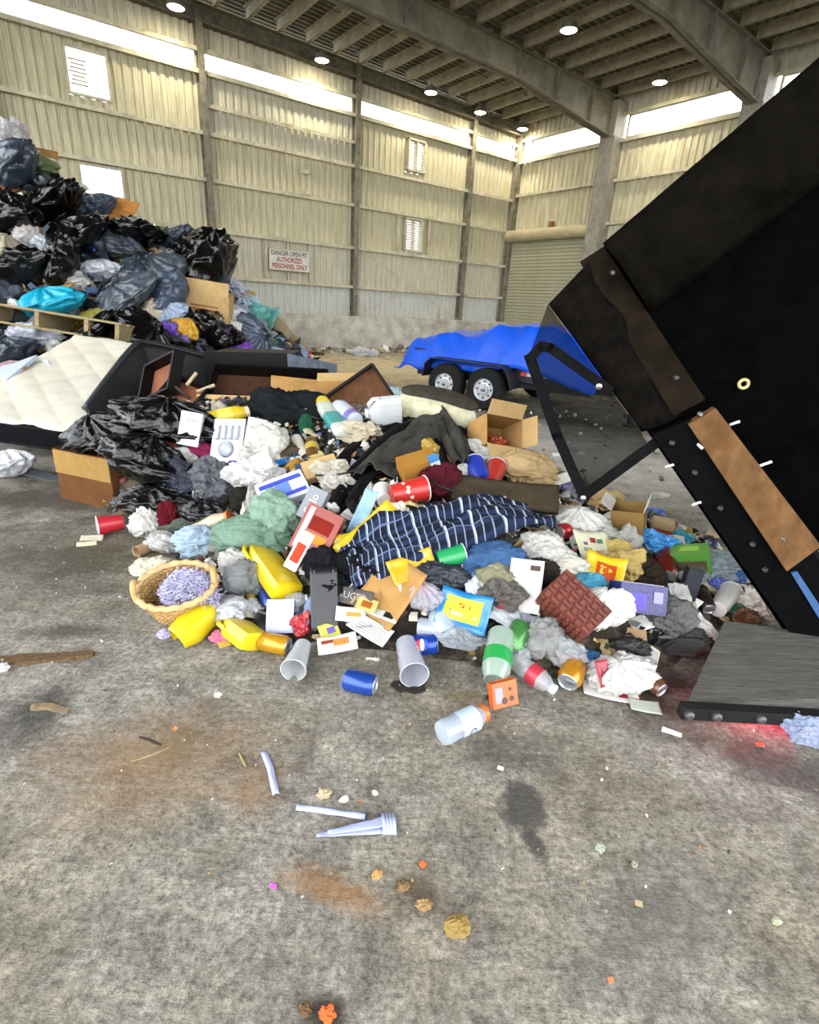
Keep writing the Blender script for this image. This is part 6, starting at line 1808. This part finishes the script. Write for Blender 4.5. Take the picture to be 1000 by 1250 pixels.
# ------------------------------------------------------------------ things on the open floor
def strip(name, label, pts, w, m, z=.006):
    P = [ground(x, y, z) for x, y in pts]
    g = MB()
    def fn(u, v):
        q = u * (len(P) - 1); i = min(int(q), len(P) - 2); f = q - i
        c = P[i].lerp(P[i + 1], f); d = (P[i + 1] - P[i]).normalized(); s = Vector((-d.y, d.x, 0))
        ww = w if not isinstance(w, tuple) else w[0] + (w[1] - w[0]) * u
        return c + s * (v - .5) * ww + Vector((0, 0, .006 * (1 - abs(2 * v - 1)) + .004 * noise.noise((u * 5, v, 2))))
    g.slab(fn, 14, 4, .002)
    return ob(name, g.mesh('strip', True), m, None, None, None, None, label, 'plastic strip')
LIL = plastic('#aab4ea', rough=.4)
strip('plastic_strip', 'short pale blue plastic strip curved on the floor at left', [(322, 918), (330, 938), (337, 970)], .02, LIL)
strip('plastic_strip', 'long pale blue plastic strip pointing at the crumpled fan', [(362, 985), (400, 990), (446, 997)], .021, LIL)
t = thing('plastic_fan', 'pale blue plastic fan with bunched end on the floor', 'plastic strip', ground(440, 1010, .0))
for k, (p0, p1, w) in enumerate((((386, 1020), (470, 1008), (.008, .05)), ((400, 1016), (474, 1002), (.012, .035)))):
    Q = [ground(*p0, .006 + .006 * k), ground(*p1, .008 + .008 * k)]
    d = (Q[1] - Q[0]).normalized(); s = Vector((-d.y, d.x, 0)); o_ = Vector(t.location)
    g = MB(); g.slab(lambda u, v: Q[0].lerp(Q[1], u) - o_ + s * (v - .5) * (w[0] + (w[1] - w[0]) * u) + Vector((0, 0, .003 * noise.noise((u * 6, v * 3, k)))), 12, 5, .002)
    ob('blade', g.mesh('blade', True), LIL, t)
for k in range(4):
    A, B = ground(468 + k * 4, 994, .01) - o_, ground(470 + k * 4, 1019, .012) - o_
    g = MB(); g.tube([A, A.lerp(B, .5) + Vector((0, 0, .012)), B], .006, 6); ob('pleat', g.mesh('pleat', True), LIL, t)
FB = [
    ('dried_citrus', 'food', 558, 1131, 30, 26, mat('#b5904a', var=.4, scale=40, bump=.6), 'soft', 'round dried food ring on the near floor'),
    ('food_scrap', 'food', 400, 1238, 26, 22, mat('#e0581c', var=.3, scale=30), 'crump', 'bright orange peel at the bottom picture edge'),
    ('food_scrap', 'food', 372, 1232, 22, 16, mat('#5a3f1c', var=.5, scale=30), 'crump', 'brown mush beside the bright orange peel'),
    ('food_scrap', 'food', 518, 1104, 26, 14, mat('#8f6f42', var=.5, scale=30), 'crump', 'brown crumbs above the round food ring'),
    ('food_scrap', 'food', 492, 1082, 20, 10, mat('#7a5a34', var=.5, scale=30), 'crump', 'dark crumbs left of the small orange chip'),
    ('food_scrap', 'food', 516, 1055, 10, 10, mat('#e0581c'), 'crump', 'small orange chip on the near floor'),
    ('food_scrap', 'food', 460, 1068, 18, 10, mat('#b8864a', var=.4), 'crump', 'tan crumbs below the plastic fan'),
    ('food_scrap', 'food', 395, 968, 22, 14, mat('#b59b78', var=.4, scale=30), 'crump', 'beige crumbs above the long plastic strip'),
    ('purple_bit', 'scrap', 333, 1082, 12, 7, plastic('#b02ab0'), 'flat', 'tiny purple scrap on the near floor'),
    ('white_bit', 'scrap', 611, 938, 10, 6, WHITEP, 'flat', 'tiny white scrap on the dark floor patch'),
    ('orange_bit', 'scrap', 746, 1197, 11, 8, mat('#a85a2a'), 'flat', 'tiny rust chip at the lower right floor'),
    ('white_bit', 'scrap', 458, 968, 10, 7, WHITEP, 'crump', 'white crumb above the plastic fan'),
    ('white_bit', 'scrap', 420, 976, 14, 8, WHITEP, 'crump', 'white crumbs beside the long plastic strip'),
    ('grey_bit', 'scrap', 733, 1035, 14, 14, paper('#9aa08c'), 'crump', 'grey green scrap on the right floor'),
    ('grey_bit', 'scrap', 775, 1055, 10, 10, paper('#8a9078'), 'crump', 'small greenish scrap on the right floor'),
    ('tan_bit', 'scrap', 780, 1103, 12, 8, paper('#9a8462'), 'flat', 'tan flake on the right floor'),
    ('grey_bit', 'scrap', 948, 1125, 14, 10, paper('#a9b08c'), 'crump', 'pale green scrap near the right edge of the floor'),
    ('white_bit', 'scrap', 820, 894, 30, 8, paper('#cfc4bc'), 'flat', 'white scrap on the floor below the edge bar'),
    ('red_bit', 'scrap', 928, 909, 14, 6, plastic('#e0402a'), 'flat', 'small red scrap in the red light on the floor'),
    ('white_bit', 'scrap', 4, 815, 18, 14, paper('#d4d0dc'), 'crump', 'white scrap at the left edge beside the splintered board'),
    ('flat_paper', 'paper', 112, 657, 26, 8, paper('#b5ac92'), 'flat', 'flattened beige paper below the red cup'),
    ('flat_paper', 'paper', 106, 664, 22, 6, paper('#c9bf9c'), 'flat', 'second flattened paper below the red cup'),
    ('lilac_ribbon', 'ribbon', 200, 774, 16, 10, plastic('#a8a0e8'), 'crump', 'lilac ribbon curl on the floor below the basket'),
    ('white_bit', 'scrap', 266, 848, 12, 8, paper('#d6d4d0'), 'crump', 'white crumb on the middle floor'),
    ('white_bit', 'scrap', 455, 805, 22, 5, paper('#d4d0c8'), 'sheet', 'white curl of film in front of the magazines'),
    ('grey_bit', 'scrap', 648, 408, 10, 6, WHITEP, 'flat', 'white bit far'),
    ('floor_paper', 'paper', 640, 520, 18, 6, WHITEP, 'flat', 'white paper on the floor right of the open carton'),
    ('floor_paper', 'paper', 682, 555, 16, 5, WHITEP, 'flat', 'white paper on the floor behind the mesh'),
    ('floor_film', 'plastic', 805, 606, 22, 7, film('#d4d2c8', .1), 'crump', 'pale film on the floor beyond the right ridge'),
    ('floor_film', 'plastic', 440, 430, 24, 12, film('#e4e4ea', .05), 'crump', 'white film by the push wall left of the trailer'),
    ('floor_film', 'plastic', 455, 432, 14, 9, film('#dcdce6', .05), 'crump', 'small white film by the push wall'),
    ('floor_paper', 'paper', 385, 432, 22, 6, paper('#4a4032'), 'flat', 'dark scrap by the push wall'),
    ('floor_paper', 'paper', 484, 478, 20, 12, paper('#b9d4dc'), 'sheet', 'pale blue paper on the floor behind the framed panel'),
]
for i, (nm, ct, px, py, w, h, m, kd, lb) in enumerate(FB):
    if 'far' in lb: continue
    blob(nm, lb, ct, px, py, w * (.75 if 'bit' in nm or nm == 'food_scrap' else 1), h * (.75 if 'bit' in nm or nm == 'food_scrap' else 1), m, kd, 'G', .3 if kd not in ('flat', 'sheet') else .25, 6, .9, seed=400 + i)
def splinter(label, pts, w, m, h=.018):
    P = [ground(x, y, 0) for x, y in pts]
    g = MB()
    n = 16; vs = []
    for k in range(n + 1):
        u = k / n; q = u * (len(P) - 1); i = min(int(q), len(P) - 2); c = P[i].lerp(P[i + 1], q - i)
        d = (P[i + 1] - P[i]).normalized(); s = Vector((-d.y, d.x, 0)); e = w * (.35 + .65 * math.sin(math.pi * min(.98, u * .8 + .1))) * (1 + .4 * noise.noise((u * 9, 1, w * 50)))
        zz = h * (.5 + .5 * noise.noise((u * 6, 3, w * 30)) + .3)
        vs += [c + s * e, c + s * e * .8 + Vector((0, 0, zz)), c - s * e * .8 + Vector((0, 0, zz * .8)), c - s * e]
    g.add(vs, [(4 * k + a, 4 * k + a + 1, 4 * k + a + 5, 4 * k + a + 4) for k in range(n) for a in range(3)] + [(0, 3, 2, 1), (4 * n, 4 * n + 1, 4 * n + 2, 4 * n + 3)])
    return ob('splintered_board', g.mesh('splinter', 'auto'), m, None, None, None, None, label, 'wood')
SPW = mat('#5a4630', rough=.85, var=.5, scale=20, stretch=(3, 12, 3), bump=.5)
splinter('long splintered board lying at the left edge of the floor', [(-20, 808), (40, 806), (115, 800)], .028, SPW)
splinter('short broken splinter of board below the long one', [(38, 866), (60, 864), (84, 870)], .012, mat('#6b5b40', var=.4))
splinter('thin dark twig on the brown dirt', [(170, 900), (185, 905), (196, 910)], .004, mat('#2c2118'), .006)
splinter('thin straw on the brown dirt', [(160, 930), (185, 922), (206, 913)], .003, mat('#8a7a52'), .005)
splinter('thin straw beside the short plastic strip', [(292, 920), (297, 930), (300, 936)], .003, mat('#a8945c'), .005)
